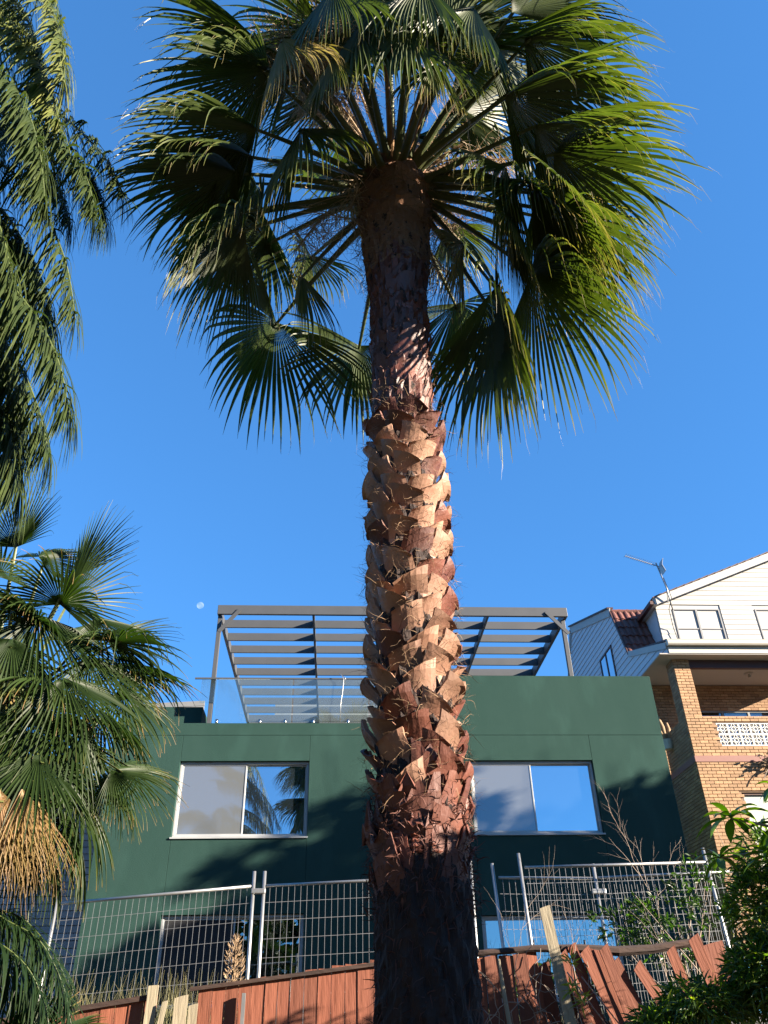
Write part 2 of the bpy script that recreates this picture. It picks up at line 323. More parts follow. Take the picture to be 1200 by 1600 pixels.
WINDMILL_FANS=[((-2.24,4.8,4.51),(-0.01,-0.19,0.98),0.57,0.25,0.05),
((-2.2,4.6,4.17),(-0.65,-0.16,0.74),0.67,0.3,0.05),
((-1.85,4.9,4.14),(0.47,0.0,0.88),0.62,0.3,0.05),
((-1.93,5.2,4.51),(-0.15,0.15,0.98),0.68,0.3,0.1),
((-1.67,5.0,4.07),(0.96,0.0,-0.28),0.61,0.9,0.1),
((-1.89,4.6,3.89),(0.53,-0.41,-0.74),0.77,1.1,0.1),
((-1.59,4.8,3.68),(0.85,0.0,-0.53),0.66,1.0,0.6),
((-1.61,4.5,3.43),(0.7,-0.31,-0.64),0.67,1.0,0.2),
((-1.3,4.7,2.95),(0.99,0.0,-0.11),0.37,0.7,0.45),
((-1.53,4.6,3.23),(0.39,-0.17,-0.9),0.62,0.9,0.15),
((-1.75,4.5,3.24),(0.42,-0.14,-0.9),0.76,0.9,0.1),
((-1.92,4.4,3.63),(0.09,-0.37,-0.92),0.57,1.0,0.1),
((-1.66,4.8,3.07),(0.64,0.0,-0.77),0.55,0.8,0.2),
((-1.79,4.7,2.97),(0.36,0.0,-0.93),0.5,0.9,0.3),
((-1.8,4.5,2.76),(0.45,0.0,-0.89),0.57,0.5,1.0),
((-1.84,4.7,2.79),(0.51,0.0,-0.86),0.68,0.5,1.0),
((-2.04,4.8,3.26),(-0.42,0.25,-0.87),0.42,0.8,0.2),
((-2.06,5.1,3.76),(-0.86,0.34,0.38),0.62,0.6,0.1),
((-1.96,5.3,4.04),(0.7,0.39,0.6),0.54,0.8,0.1),
((-1.96,5.2,3.58),(0.91,0.39,-0.12),0.54,0.9,0.2),
((-2.03,5.1,3.29),(0.82,0.5,-0.26),0.42,0.9,0.3),
((-1.97,4.8,2.85),(0.12,0.0,-0.99),0.57,0.5,1.0),
((-1.63,4.3,2.74),(0.42,0.0,-0.91),0.54,0.5,1.0),
((-1.72,4.25,2.72),(0.35,0.0,-0.94),0.55,0.5,1.0),
((-1.61,4.5,2.74),(0.46,0.0,-0.89),0.56,0.6,1.0),
((-1.8,4.2,2.73),(0.25,0.0,-0.97),0.6,0.5,1.0),
((-2.24,5.2,4.67),(0.57,0.58,0.58),0.54,0.4,0.05),
((-2.04,4.5,3.84),(0.74,-0.63,0.23),0.33,0.9,0.1),
((-1.66,5.1,3.24),(0.76,0.19,-0.62),0.57,0.9,0.25),
((-1.3,4.9,3.04),(0.93,0.22,-0.28),0.47,0.5,0.5),
((-1.55,5.0,3.91),(0.83,0.21,0.51),0.5,0.6,0.05),
((-1.41,5.0,3.55),(0.82,0.2,-0.53),0.52,0.9,0.55),
((-1.62,4.4,2.95),(0.55,-0.19,-0.81),0.54,1.0,0.1)]
WINDMILL_CROWN=(-2.18, 5.0, 3.54)
QUEEN_FRONDS=[[(-4.4,3.7,10.59),(-3.62,3.7,10.68),(-2.93,3.6,9.96),(-2.53,3.6,9.02),(-2.35,3.6,8.29)],
[(-4.12,3.8,9.54),(-3.47,3.8,9.72),(-2.96,3.8,9.29),(-2.57,3.8,8.54),(-2.35,3.8,7.87)],
[(-4.42,4.3,9.82),(-3.57,4.3,9.64),(-2.83,4.3,9.12),(-2.23,4.3,8.41),(-1.92,4.3,7.76)],
[(-3.85,3.9,8.52),(-3.1,3.9,8.38),(-2.54,3.9,8.02),(-2.12,3.9,7.5),(-1.92,3.9,6.93)],
[(-3.73,4.0,8.01),(-3.06,4.0,7.87),(-2.53,4.0,7.37),(-2.12,4.0,6.59),(-1.9,4.0,5.91)],
[(-3.07,3.7,6.3),(-2.44,3.7,6.06),(-2.08,3.7,5.69),(-1.8,3.7,5.23),(-1.63,3.7,4.76)],
[(-3.12,4.2,6.21),(-2.67,4.2,6.09),(-2.33,4.2,5.71),(-2.07,4.2,5.24),(-1.92,4.2,4.86)],
[(-3.76,4.4,8.08),(-3.27,4.4,7.92),(-2.84,4.4,7.49),(-2.53,4.4,6.84),(-2.36,4.4,6.18)],
[(-4.83,4.3,11.14),(-4.17,4.3,11.21),(-3.6,4.3,10.83),(-3.16,4.3,10.05),(-2.89,4.3,9.11)],
[(-2.82,4.0,5.5),(-2.54,4.0,5.39),(-2.28,4.0,5.17),(-2.07,4.0,4.8),(-1.95,4.0,4.45)],
[(-3.55,4.1,7.29),(-2.93,4.1,7.24),(-2.48,4.1,6.78),(-2.18,4.1,6.21),(-2.01,4.1,5.62)],
[(-3.72,3.5,8.7),(-3.08,3.5,8.44),(-2.59,3.5,7.88),(-2.29,3.5,7.2),(-2.11,3.5,6.58)],
[(-4.46,3.9,10.52),(-3.89,3.9,10.72),(-3.36,3.9,10.36),(-2.92,3.9,9.5),(-2.64,3.9,8.62)],
[(-4.33,4.5,9.25),(-3.38,4.5,9.09),(-2.77,4.5,8.81),(-2.3,4.5,8.22),(-2.11,4.5,7.67)],
[(-5.39,4.4,12.8),(-4.71,4.4,13.07),(-3.91,4.4,12.62),(-3.34,4.4,11.53),(-3.0,4.4,10.4)],
[(-3.46,4.5,6.92),(-3.02,4.5,6.63),(-2.65,4.5,6.14),(-2.38,4.5,5.62),(-2.25,4.5,5.14)],
[(-3.19,3.6,7.3),(-2.85,3.6,7.07),(-2.49,3.6,6.55),(-2.23,3.6,5.95),(-2.07,3.6,5.35)],
[(-4.65,4.6,10.13),(-3.82,4.6,9.7),(-3.05,4.6,8.84),(-2.7,4.6,8.35),(-2.47,4.6,7.78)]]
LOW_FRONDS=[[(-1.94,4.6,2.35),(-1.71,4.6,2.19),(-1.49,4.6,2.08),(-1.33,4.6,1.88),(-1.26,4.6,1.72)],
[(-1.8,4.4,2.09),(-1.64,4.4,2.06),(-1.46,4.4,1.95),(-1.34,4.4,1.79),(-1.27,4.4,1.62)],
[(-1.89,4.6,1.94),(-1.72,4.6,1.99),(-1.54,4.6,1.88),(-1.44,4.6,1.72),(-1.38,4.6,1.57)],
[(-2.18,5.2,2.37),(-1.98,5.2,2.31),(-1.78,5.2,2.24),(-1.56,5.2,2.04),(-1.43,5.2,1.82)]]
# ------------------------------------------------------------------ ground
def ground_z(x, y):
    t = min(max((y-1)/9, 0), 1); z = t*t*(3-2*t)*1.15
    if y > 10: z += min((y-10)*.05, 1.2)
    return z
g = MB(); N = 60
ax = [-4000,-1200,-400,-150,-80,-50]+[i*2-40 for i in range(41)]+[50,80,150,400,1200,4000]
for y in ax:
    for x in ax: g.v.append((x, y, ground_z(x, y)+(noise(x*.37+y*1.7)-.5)*.06)); g.t.append(.5)
for i in range(len(ax)-1):
    for j in range(len(ax)-1):
        a = i*len(ax)+j; g.f.append((a, a+1, a+1+len(ax), a+len(ax)))
tag(g.build('ground', M['soil']), 'bare sloping earth yard under the palms and fences', None, None, 'structure')

# ------------------------------------------------------------------ green rendered house
H = thing('green_house', 'flat roofed house with dark green rendered walls and four white sliding windows', 'house', (0,16,1.2))
YF = 16.0; XL, XR = -4.51, 6.75; XS = 1.45; ZJ = 6.90; G = .0025
wins = [(-3.12,-.57,4.95,6.38),(2.655,5.18,4.97,6.38),(-3.12,-.57,2.2,3.63),(2.66,5.18,2.2,3.56)]
def panel(x0, x1, z0, z1): bx('wall_panel', (x0+G, YF, z0+G), (x1-G, YF+.18, z1-G), M['render'], H, bevel=.004)
def seg(xs, z0, z1):
    for a, b in zip(xs, xs[1:]): panel(a, b, z0, z1)
for a, b, c, d in ((XL, -3.12, -.2, 0),): pass
panel(XL, XS, ZJ, 7.155); panel(XS, XR, ZJ, 8.20)
cols = [(XL,-3.12),(-3.12,-.57),(-.57,2.655),(2.655,5.18),(5.18,XR)]
for i, (a, b) in enumerate(cols):
    if i in (1, 3):
        w, w2 = (wins[0], wins[2]) if i == 1 else (wins[1], wins[3])
        panel(a, b, w[3], ZJ); panel(a, b, w2[3], w[2]); panel(a, b, .6, w2[2])
    else: panel(a, b, .6, ZJ)
# side walls, backing and roof deck
bx('wall', (XL, YF+.18, .6), (XL+.2, 25, 7.155), M['render'], H)
bx('wall', (XR-.2, YF+.18, .6), (XR, 25, 8.20), M['render'], H)
bx('wall', (XS, YF+.18, 7.0), (XS+.2, 25, 8.195), M['render'], H)
bx('wall', (XL+.2, 24.8, .6), (XR-.2, 25, 7.1), M['render'], H)
bx('roof', (XL+.2, YF+.18, 6.8), (XR-.2, 24.8, 6.99), M['concrete'], H)
bx('floor_slab', (XL+.2, YF+.2, 3.9), (XR-.2, 24.8, 4.1), M['dark_in'], H)
bx('wall_backing', (XL+.3, YF+.176, .62), (XL+1.3, YF+.19, 6.8), M['render_joint'], H)
def window(w, k):
    x0,x1,z0,z1 = w; y = YF+.07; fw = .048
    m = MB()
    m.box((x0,y,z0),(x1,y+.1,z0+fw)).box((x0,y,z1-fw),(x1,y+.1,z1)).box((x0,y,z0+fw),(x0+fw,y+.1,z1-fw)).box((x1-fw,y,z0+fw),(x1,y+.1,z1-fw))
    wn = m.build('window', M['alu'], H, bevel=.006)
    xm = (x0+x1)/2+(.02 if k % 2 == 0 else -.03)
    s = MB(); e = .027
    for a, b, yy in ((x0+fw, xm+.02, y+.02),(xm-.02, x1-fw, y+.055)):
        s.box((a,yy,z0+fw),(b,yy+.03,z0+fw+e)).box((a,yy,z1-fw-e),(b,yy+.03,z1-fw)).box((a,yy,z0+fw+e),(a+e,yy+.03,z1-fw-e)).box((b-e,yy,z0+fw+e),(b,yy+.03,z1-fw-e))
    s.build('sash', M['alu'], wn, bevel=.003)
    bx('sill', (x0-.02, YF-.03, z0-.03), (x1+.02, YF+.07, z0-.002), M['alu'], wn) if k < 2 else None
    if k < 2:
        bx('insect_screen', (x0+fw+e, y+.03, z0+fw+e), (xm-e+.02, y+.034, z1-fw-e), M['screen'], wn)
        bx('pane', (xm-.02+e, y+.068, z0+fw+e), (x1-fw-e, y+.074, z1-fw-e), M['pane'], wn)
    else:
        bx('pane', (x0+fw+e, y+.03, z0+fw+e), (xm-e+.02, y+.036, z1-fw-e), M['pane_soft' if k == 2 else 'pane_pale'], wn)
        bx('pane', (xm-.02+e, y+.068, z0+fw+e), (x1-fw-e, y+.074, z1-fw-e), M['pane_soft' if k == 2 else 'pane_pale'], wn)
        if k == 3:
            bx('curtain', (x0+.75, y+.16, z0+.05), (x1-.12, y+.18, z1-.09), M['curtain'], wn)
        else:
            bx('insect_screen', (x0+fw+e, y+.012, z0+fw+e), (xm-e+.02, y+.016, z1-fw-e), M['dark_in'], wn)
for k, w in enumerate(wins): window(w, k)
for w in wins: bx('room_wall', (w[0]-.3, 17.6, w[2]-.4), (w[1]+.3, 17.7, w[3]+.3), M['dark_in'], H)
# raised corner block at the left end with grey cladding boards
bx('parapet_block', (XL, YF+.35, 7.16), (-2.86, YF+1.4, 7.62), M['render'], H)
for k in range(4):
    MB().bar((-4.7, YF+1.45, 7.66+k*.12), (-3.02, YF+1.45, 7.75+k*.12), .04, .112).build('cladding_board', M['greymetal'], H)
# rear grey boarded wall on the terrace
for k in range(12):
    bx('rear_board', (-2.9+(.9 if k > 6 else 0), 24.2+.012*k, 7.2+k*.3), (6.4, 24.26+.012*k, 7.492+k*.3), M['greymetal'], H)
# glass balustrade
bal = thing('glass_balustrade', 'frameless clear glass balustrade with thin grey top rail on the lower parapet', 'balustrade', (-1,16.1,7.155))
for a, b in ((-2.55,-.98),(-.95,.62),(.65,1.42)): bx('glass_panel', (a, 16.1, 7.2), (b, 16.112, 8.14), M['balu'], bal)
bx('glass_panel', (-2.9, 16.1, 7.62), (-2.58, 16.112, 8.14), M['balu'], bal)
bx('top_rail', (-3.05, 16.09, 8.142), (1.44, 16.122, 8.175), M['pergola'], bal)
for x in (-2.5, -1.62, -1.1, -.52, .2, 1.1):
    MB().tube([(x,16.09,7.156),(x,16.09,7.26)], .03, 10).build('spigot', M['steel'], bal, smooth=True)
cb = MB().tube([(.0,16.0,8.24),(.07,16.0,8.18),(.10,16.0,8.10),(.08,16.0,7.85),(.04,16.0,7.55),(.04,16.0,7.16)], .006, 6).tube([(.07,16.0,8.18),(.13,16.0,8.14),(.14,16.0,8.08)], .007, 6)
tag(cb.build('cable', M['galv'], smooth=True), 'thin white cable dangling over the glass balustrade', 'cable')

# pergola
P = thing('pergola', 'charcoal grey slatted pergola frame standing over the roof terrace', 'pergola', (1.3,19,7.1))
zt = 9.86; zb = 9.64; Xa, Xb = -2.72, 5.17; YB = 23.3
bx('front_beam', (Xa, 16.02, zb), (Xb, 16.09, zt), M['pergola'], P, bevel=.006)
bx('rear_beam', (Xa, YB, zb), (Xb, YB+.07, zt), M['pergola'], P)
for x in (Xa+.002, Xb-.072): bx('side_beam', (x, 16.092, zb), (x+.07, YB-.002, zt-.003), M['pergola'], P, bevel=.005)
for x in (-.62, 3.33): bx('cross_beam', (x, 16.092, zb+.02), (x+.05, YB-.002, zt-.03), M['pergola'], P)
for k in range(10):
    y = 16.72+k*.70
    for a, b in ((Xa+.074,-.622),(-.568,3.328),(3.382,Xb-.074)):
        bx('rafter', (a, y, zb+.01), (b, y+.045, zt-.02), M['pergola'], P, bevel=.003)
bx('post', (Xa+.01, 16.11, 7.0), (Xa+.1, 16.2, zb-.002), M['pergola'], P, bevel=.005)
bx('post', (Xb-.12, 16.2, 7.0), (Xb-.03, 16.29, zb-.002), M['pergola'], P, bevel=.005)
bx('post', (Xa+.01, YB-.12, 7.0), (Xa+.1, YB-.03, zb-.002), M['pergola'], P)
bx('post', (Xb-.12, YB-.12, 7.0), (Xb-.03, YB-.03, zb-.002), M['pergola'], P)
MB().bar((Xa+.08,16.0,9.2),(Xa+.50,16.0,zb+.1), .03, .08).build('brace', M['pergola'], P)
MB().bar((Xb-.05,16.0,9.2),(Xb-.50,16.0,zb+.1), .03, .08).build('brace', M['pergola'], P)

# ------------------------------------------------------------------ brick and weatherboard house on the right
B = thing('brick_house', 'blond brick house with balcony and white weatherboard gable beside the green house', 'house', (10,20,1.5))
YB0 = 19.3; XC = 8.85; SX = .919
def k3(z): return (z-1.6)*SX+1.6
zband0, zband1 = k3(7.81), k3(7.98); zpar = k3(9.06); zgut0, zgut1 = 10.06, 10.50
mort = MB(); bricks = []
class BrickWall:
    """axis-aligned rectangle of running bond bricks on a face; records brick boxes"""
    pass
def brick_face(o, a, n, u1, z0, z1, skip=None, shade=False, bl=.222, bh=.0795):
    """o origin, a direction along, n outward; returns list of (distance key, corner data)"""
    o = V(o); a = V(a); n = V(n); row = 0; z = z0
    while z < z1-.03:
        h = min(bh-.011, z1-z)
        u = -(bl/2 if row % 2 else 0)
        while u < u1:
            ua, ub = max(u, 0), min(u+bl-.011, u1)
            if ub-ua > .03 and not (skip and skip((ua+ub)/2, z+h/2)):
                bricks.append((o+a*ua+UP*z, a, n, ub-ua, h, shade))
            u += bl
        z += bh; row += 1
X1 = 13.2
# balcony parapet front face with breeze block opening
bz0, bz1, bxa = k3(8.26), k3(8.89), 9.60
brick_face((XC, YB0, 0), (1,0,0), (0,-1,0), X1-XC, zband1, zpar, lambda u, z: XC+u > bxa and bz0 < z < bz1)
win_lo = (9.80, 12.0, k3(5.2), k3(7.02))
brick_face((XC, YB0, 0), (1,0,0), (0,-1,0), X1-XC, 3.2, zband0, lambda u, z: win_lo[0] < XC+u < win_lo[1] and win_lo[2] < z < win_lo[3])
px0, px1 = XC, XC+.42
brick_face((px0, YB0, 0), (1,0,0), (0,-1,0), px1-px0, zpar, zgut0)
# side faces
brick_face((XC, YB0+1.6, 0), (0,-1,0), (-1,0,0), 1.6, zband1, zpar, shade=True)
brick_face((XC, YB0+5, 0), (0,-1,0), (-1,0,0), 5, 3.6, zband0, shade=True)
brick_face((XC, YB0+.42, 0), (0,-1,0), (-1,0,0), .42, zpar, zgut0, shade=True)
brick_face((px0+.42, YB0, 0), (0,1,0), (1,0,0), .42, zpar, zgut0, shade=True)
# back wall of balcony
YBK = 21.1; bw = (9.9, 13.0, 7.6, 9.30)
brick_face((8.62, YBK, 0), (1,0,0), (0,-1,0), X1-8.62, zband1, 10.035, lambda u, z: bw[0] < 8.62+u < bw[1] and bw[2] < z < bw[3], shade=True)
cores = MB()
for a, b in [((XC+.02,YB0+.012,3.2),(win_lo[0],YB0+.2,zband0)),((win_lo[0],YB0+.012,win_lo[3]),(X1,YB0+.2,zband0)),((win_lo[0],YB0+.012,3.2),(X1,YB0+.2,win_lo[2])),
             ((XC+.02,YB0+.012,zband1),(bxa,YB0+.11,zpar-.005)),((bxa,YB0+.012,zband1),(X1,YB0+.11,bz0)),((bxa,YB0+.012,bz1),(X1,YB0+.11,zpar-.005)),
             ((px0+.012,YB0+.012,zpar-.005),(px1-.012,YB0+.408,zgut0)),((XC+.012,YB0+.2,3.2),(XC+.2,YB0+5,zband0)),((XC+.012,YB0+.11,zband1),(XC+.12,YB0+1.6,zpar-.005)),
             ((8.63,YBK+.012,zband1),(bw[0],YBK+.2,10.04)),((bw[0],YBK+.012,bw[3]),(X1,YBK+.2,10.04)),((bw[0],YBK+.012,zband1),(X1,YBK+.2,bw[2]))]:
    cores.box(a, b)
cores.build('wall', M['mortar'], B)
cam0 = V((0,0,1.6))
def seen(b):
    p = b[0]+b[1]*b[3]/2
    sc = (0 if b[2].y < -.5 else 40)+(200 if p.x > 12.1 else 0)+(30 if p.z < 5.6 else 0)
    return sc+(p-cam0).length+(8 if b[5] else 0)
bricks.sort(key=seen)
bmesh_cache = {}
def brick_mesh(w, h):
    k = (round(w, 2), round(h, 3))
    if k not in bmesh_cache:
        c = .004; m = MB(); D = .045
        f = [(c,-D,c),(k[0]-c,-D,c),(k[0]-c,-D,k[1]-c),(c,-D,k[1]-c)]; r = [(0,-D+c,0),(k[0],-D+c,0),(k[0],-D+c,k[1]),(0,-D+c,k[1])]; q = [(0,0,0),(k[0],0,0),(k[0],0,k[1]),(0,0,k[1])]
        m.quad_strip([q, r, f], [.5]*3, True); m.f.append((8,9,10,11)); bmesh_cache[k] = m.mesh('brick')
    return bmesh_cache[k]
rest = MB()
for i, (p, a, n, w, h, sh) in enumerate(bricks):
    q = p + n*(rnd.uniform(0, .003)) - n*-.0
    rot = Matrix((a, -n, UP)).transposed()
    if i < 290:
        inst('brick', brick_mesh(w, h), M['brick'], B, q+n*-.028, rot)
    else:
        i0 = len(rest.v); t = rnd.random(); q = q-n*.028
        for d in (0, .045):
            for u, z in ((0,0),(w,0),(w,h),(0,h)): rest.v.append(tuple(q+a*u+UP*z+n*d)); rest.t.append(t)
        rest.f += [(i0+4,i0+5,i0+6,i0+7),(i0,i0+1,i0+5,i0+4),(i0+1,i0+2,i0+6,i0+5),(i0+2,i0+3,i0+7,i0+6),(i0+3,i0,i0+4,i0+7)]
tag(rest.build('brickwork', M['brick_mass'], B), kind='stuff')
# slab band, balcony floor, soffit, beam, gutter, fascia
bx('slab_edge', (XC-.03, YB0-.035, zband0), (X1, YB0+1.9, zband1), M['slab'], B, bevel=.01)
bx('parapet_cap', (XC+.42, YB0-.012, zpar), (X1, YB0+.12, zpar+.02), M['brick'], B)
bx('soffit', (8.40, 18.95, zgut0-.03), (X1, YBK, zgut0+.0), M['ceiling'], B)
bx('beam', (px1, YB0+.02, zgut0-.25), (X1, YB0+.14, zgut0-.033), M['brown'], B)
XG = 8.66
bx('fascia', (XG, 18.93, zgut0-.0), (X1, 18.955, zgut0+.18), M['cream'], B)
gm = MB(); prof = [(0,.0),(-.10,.0),(-.125,.04),(-.125,.11),(-.10,.13),(-.11,.16),(-.085,.165),(0,.165)]
gm.prism([(p[0], p[1]) for p in prof], (XG-.03, 18.925, zgut0+.19), (0,1,0), (0,0,1), (1,0,0), X1-XG+.03)
gm.build('gutter', M['cream'], B, fix=True)
lp = MB().tube([(11.35,20.2,10.03),(11.35,20.2,9.99)], [.12,.10], 16).tube([(11.35,20.2,9.99),(11.35,20.2,9.90)], [.03,.05], 10)
lp.build('ceiling_lamp', M['ceiling'], B, smooth=False)
# balcony sliding windows with curtains
wn = MB()
x0,x1,z0,z1 = bw[0], 13.0, zpar-.5, bw[3]
wn.box((x0,YBK+.03,z0),(x0+.05,YBK+.1,z1)).box((x0,YBK+.03,z1-.06),(x1,YBK+.1,z1))
for x in (10.75, 11.5, 12.3): wn.box((x,YBK+.02,z0),(x+.06,YBK+.1,z1-.06))
wo = wn.build('window', M['greymetal'], B)
bx('pane', (x0+.05,YBK+.06,z0), (x1,YBK+.066,z1-.06), M['pane_soft'], wo)
cm = MB()
for a, b in ((x0+.06, 10.75), (12.0, 12.9)):
    r0 = [];r1 = []; kk = 36
    for i in range(kk+1):
        x = a+(b-a)*i/kk; y = YBK+.2+.03*math.sin(i*1.9); r0.append((x,y,z0)); r1.append((x,y,z1))
    cm.quad_strip([r0, r1], [.5,.5])
cm.build('curtain', M['blind'], wo)
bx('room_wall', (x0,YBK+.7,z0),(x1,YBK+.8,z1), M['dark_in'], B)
# lower window
wl = MB(); a0,a1,c0,c1 = win_lo
wl.box((a0,YB0+.05,c0),(a0+.05,YB0+.13,c1)).box((a0,YB0+.05,c1-.05),(a1,YB0+.13,c1)).box((a1-.05,YB0+.05,c0),(a1,YB0+.13,c1)).box((10.9,YB0+.05,c0),(10.95,YB0+.13,c1))
wo = wl.build('window', M['brown'], B); bx('blind', (a0+.05,YB0+.1,c0),(a1-.05,YB0+.11,c1-.05), M['blind'], wo)
# breeze blocks
bs = (bz1-bz0)/2
m = MB(); e = .022; d = .09
m.box((0,0,0),(bs,d,e)).box((0,0,bs-e),(bs,d,bs)).box((0,0,e),(e,d,bs-e)).box((bs-e,0,e),(bs,d,bs-e))
for cx, cz, a0_ in ((e,e,0),(bs-e,e,90),(bs-e,bs-e,180),(e,bs-e,270)):
    r = bs*.33; th_ = .016
    pts = [(cx+r*math.cos(rad(a0_+q)), cz+r*math.sin(rad(a0_+q))) for q in range(0, 91, 15)]
    for p, q in zip(pts, pts[1:]): m.bar((p[0],d/2,p[1]),(q[0],d/2,q[1]), d*.96, th_, up=(-(q[1]-p[1]),0,q[0]-p[0]))
c_ = bs/2; rr = bs*.21
dp = [(c_+rr,c_),(c_,c_+rr),(c_-rr,c_),(c_,c_-rr)]
for p, q in zip(dp, dp[1:]+dp[:1]): m.bar((p[0],d/2,p[1]),(q[0],d/2,q[1]), d*.9, .018, up=(-(q[1]-p[1]),0,q[0]-p[0]))
bb = m.mesh('breeze_block')
for i in range(9):
    for j in range(2): inst('breeze_block', bb, M['concrete'], B, (bxa+i*bs, YB0+.005, bz0+j*bs))
# gable front
YG = 21.3; s_ = YG/21
gx0 = 9.5*s_; gz = lambda z: (z-1.6)*s_+1.6
gp = [(gx0, 10.4), (X1+1.2, 10.4), (X1+1.2, gz(14.0)), (gx0, gz(12.52))]
wA = (10.0*s_, 11.44*s_, gz(11.36), gz(12.41)); wB = (12.55*s_, 14.0, gz(11.36), gz(12.42))
def rect(a,b,c,d): return [(a,c),(b,c),(b,d),(a,d)]
# boards split round the windows
def gboards():
    z = 10.4; pitch = .165
    while z < gz(14.6):
        c = clip([(gx0,10.4),(14.4,10.4),(14.4,gz(12.52)+(14.4-gx0)*.405),(gx0,gz(12.52))], z, z+pitch-.003)
        if len(c) >= 3:
            hit = [w for w in (wA, wB) if z+pitch > w[2] and z < w[3]]
            segs = [c]
            if hit:
                xs = sorted([(w[0]-.05, w[1]+.05) for w in hit]); lo = min(p[0] for p in c); hi = max(p[0] for p in c); cur = lo; segs = []
                for a, b in xs:
                    if a > cur: segs.append(rect(cur, a, z, z+pitch-.003))
                    cur = b
                if cur < hi: segs.append(rect(cur, hi, z, z+pitch-.003))
            for q in segs: MB().prism(q, (0,YG,0), (1,0,0), (0,0,1), (0,-1,0), .016, tilt=lambda u, v, zb=z: .011*(1-(v-zb)/pitch)).build('board', M['white'], B, fix=True)
        z += pitch
gboards()
bx('gable_wall', (gx0+.01, YG+.002, 10.2), (14.4, YG+.1, gz(12.45)), M['white'], B)
MB().prism([(gx0+.02,gz(12.4)),(14.4,gz(12.4)),(14.4,gz(12.5)+(14.4-gx0)*.4)], (0,YG+.003,0), (1,0,0), (0,0,1), (0,1,0), .1).build('gable_wall', M['white'], B, fix=True)
# barge board, verge tiles and side of the gable
def rake(x): return gz(12.52)+(x-gx0)*.405
MB().bar((gx0-.12,YG-.25,rake(gx0-.12)+.05),(14.5,YG-.25,rake(14.5)+.05), .035, .22).build('barge_board', M['white'], B)
MB().bar((gx0-.12,YG-.12,rake(gx0-.12)+.05),(14.5,YG-.12,rake(14.5)+.05), .22, .02).build('verge_lining', M['white'], B)
for i in range(17):
    x = gx0-.15+i*.27
    MB().bar((x,YG-.16,rake(x)+.18),(x+.30,YG-.16,rake(x+.3)+.20), .30, .028).build('tile', M['brown'], B)
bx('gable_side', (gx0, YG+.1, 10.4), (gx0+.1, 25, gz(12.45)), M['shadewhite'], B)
bx('gable_gutter', (gx0-.26, YG-.28, gz(12.42)), (gx0-.14, 24.0, gz(12.54)), M['brown'], B, bevel=.01)
bx('gable_soffit', (gx0-.14, YG-.27, gz(12.43)), (gx0-.001, 24.0, gz(12.46)), M['white'], B)
def gwin(w):
    a,b,c,d = w; y = YG-.03; m = MB(); f = .04; zm = c+(d-c)*.36
    m.box((a,y,c),(b,y+.07,c+f)).box((a,y,d-f),(b,y+.07,d)).box((a,y,c+f),(a+f,y+.07,d-f)).box((b-f,y,c+f),(b,y+.07,d-f)).box(((a+b)/2-.03,y,c+f),((a+b)/2+.03,y+.07,d-f))
    m.box((a+f,y+.01,zm),((a+b)/2-.03,y+.05,zm+.035)).box(((a+b)/2+.03,y+.01,zm),(b-f,y+.05,zm+.035))
    o = m.build('window', M['greymetal'], B)
    bx('pane', (a+f,y+.052,c+f), (b-f,y+.058,d-f), M['pane_attic'], o)
    for i, (p, q) in enumerate(((a+f,(a+b)/2-.03),((a+b)/2+.03,b-f))): bx('blind', (p,y+.12,c+f),(q-(.16 if i == 0 else .1),y+.13,d-f), M['blind'], o)
M['pane_attic'] = glass('attic_pane', (.8,.9,.95), .3, (.25,.33,.36), .6)
gwin(wA); gwin(wB)
# side wing: profile on plane X=8.7
XW = 8.7; e_ = (19.0, 10.30); b_ = (21.67, 11.23); r_ = (22.5, 13.05); a_ = (26.8, 14.47)
prof = [(19.05, 10.08), (27.9, 10.08), (27.9, 12.6), (a_[0], a_[1]-.1), (r_[0]+.02, r_[1]-.06), (b_[0]+.02, b_[1]-.02), (e_[0]+.05, e_[1]-.02)]
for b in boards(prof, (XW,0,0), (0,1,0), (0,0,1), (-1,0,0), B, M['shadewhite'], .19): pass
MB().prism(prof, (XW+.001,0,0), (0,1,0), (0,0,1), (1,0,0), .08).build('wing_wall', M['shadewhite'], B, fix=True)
for (p, q, w) in ((e_, b_, .17), (b_, r_, .07), (r_, a_, .26), (a_, (28.3,12.4), .22)):
    MB().bar((XW-.05,p[0],p[1]),(XW-.05,q[0],q[1]), .04, w).build('barge_board', M['white'] if w > .1 else M['brown'], B)
MB().bar((XW-.02,r_[0],r_[1]+.15),(XW-.02,a_[0],a_[1]+.15), .2, .05).build('verge_capping', M['brown'], B)
MB().prism([(19.0,10.44),(b_[0],b_[1]+.05),(b_[0],b_[1]+.1),(19.0,10.49)], (XW,0,0), (0,1,0), (0,0,1), (1,0,0), 5.5).build('roof', M['brown'], B, fix=True)
MB().prism([(r_[0],r_[1]),(a_[0],a_[1]),(a_[0],a_[1]+.1),(r_[0],r_[1]+.1)], (XW,0,0), (0,1,0), (0,0,1), (1,0,0), 5.5).build('roof', M['brown'], B, fix=True)
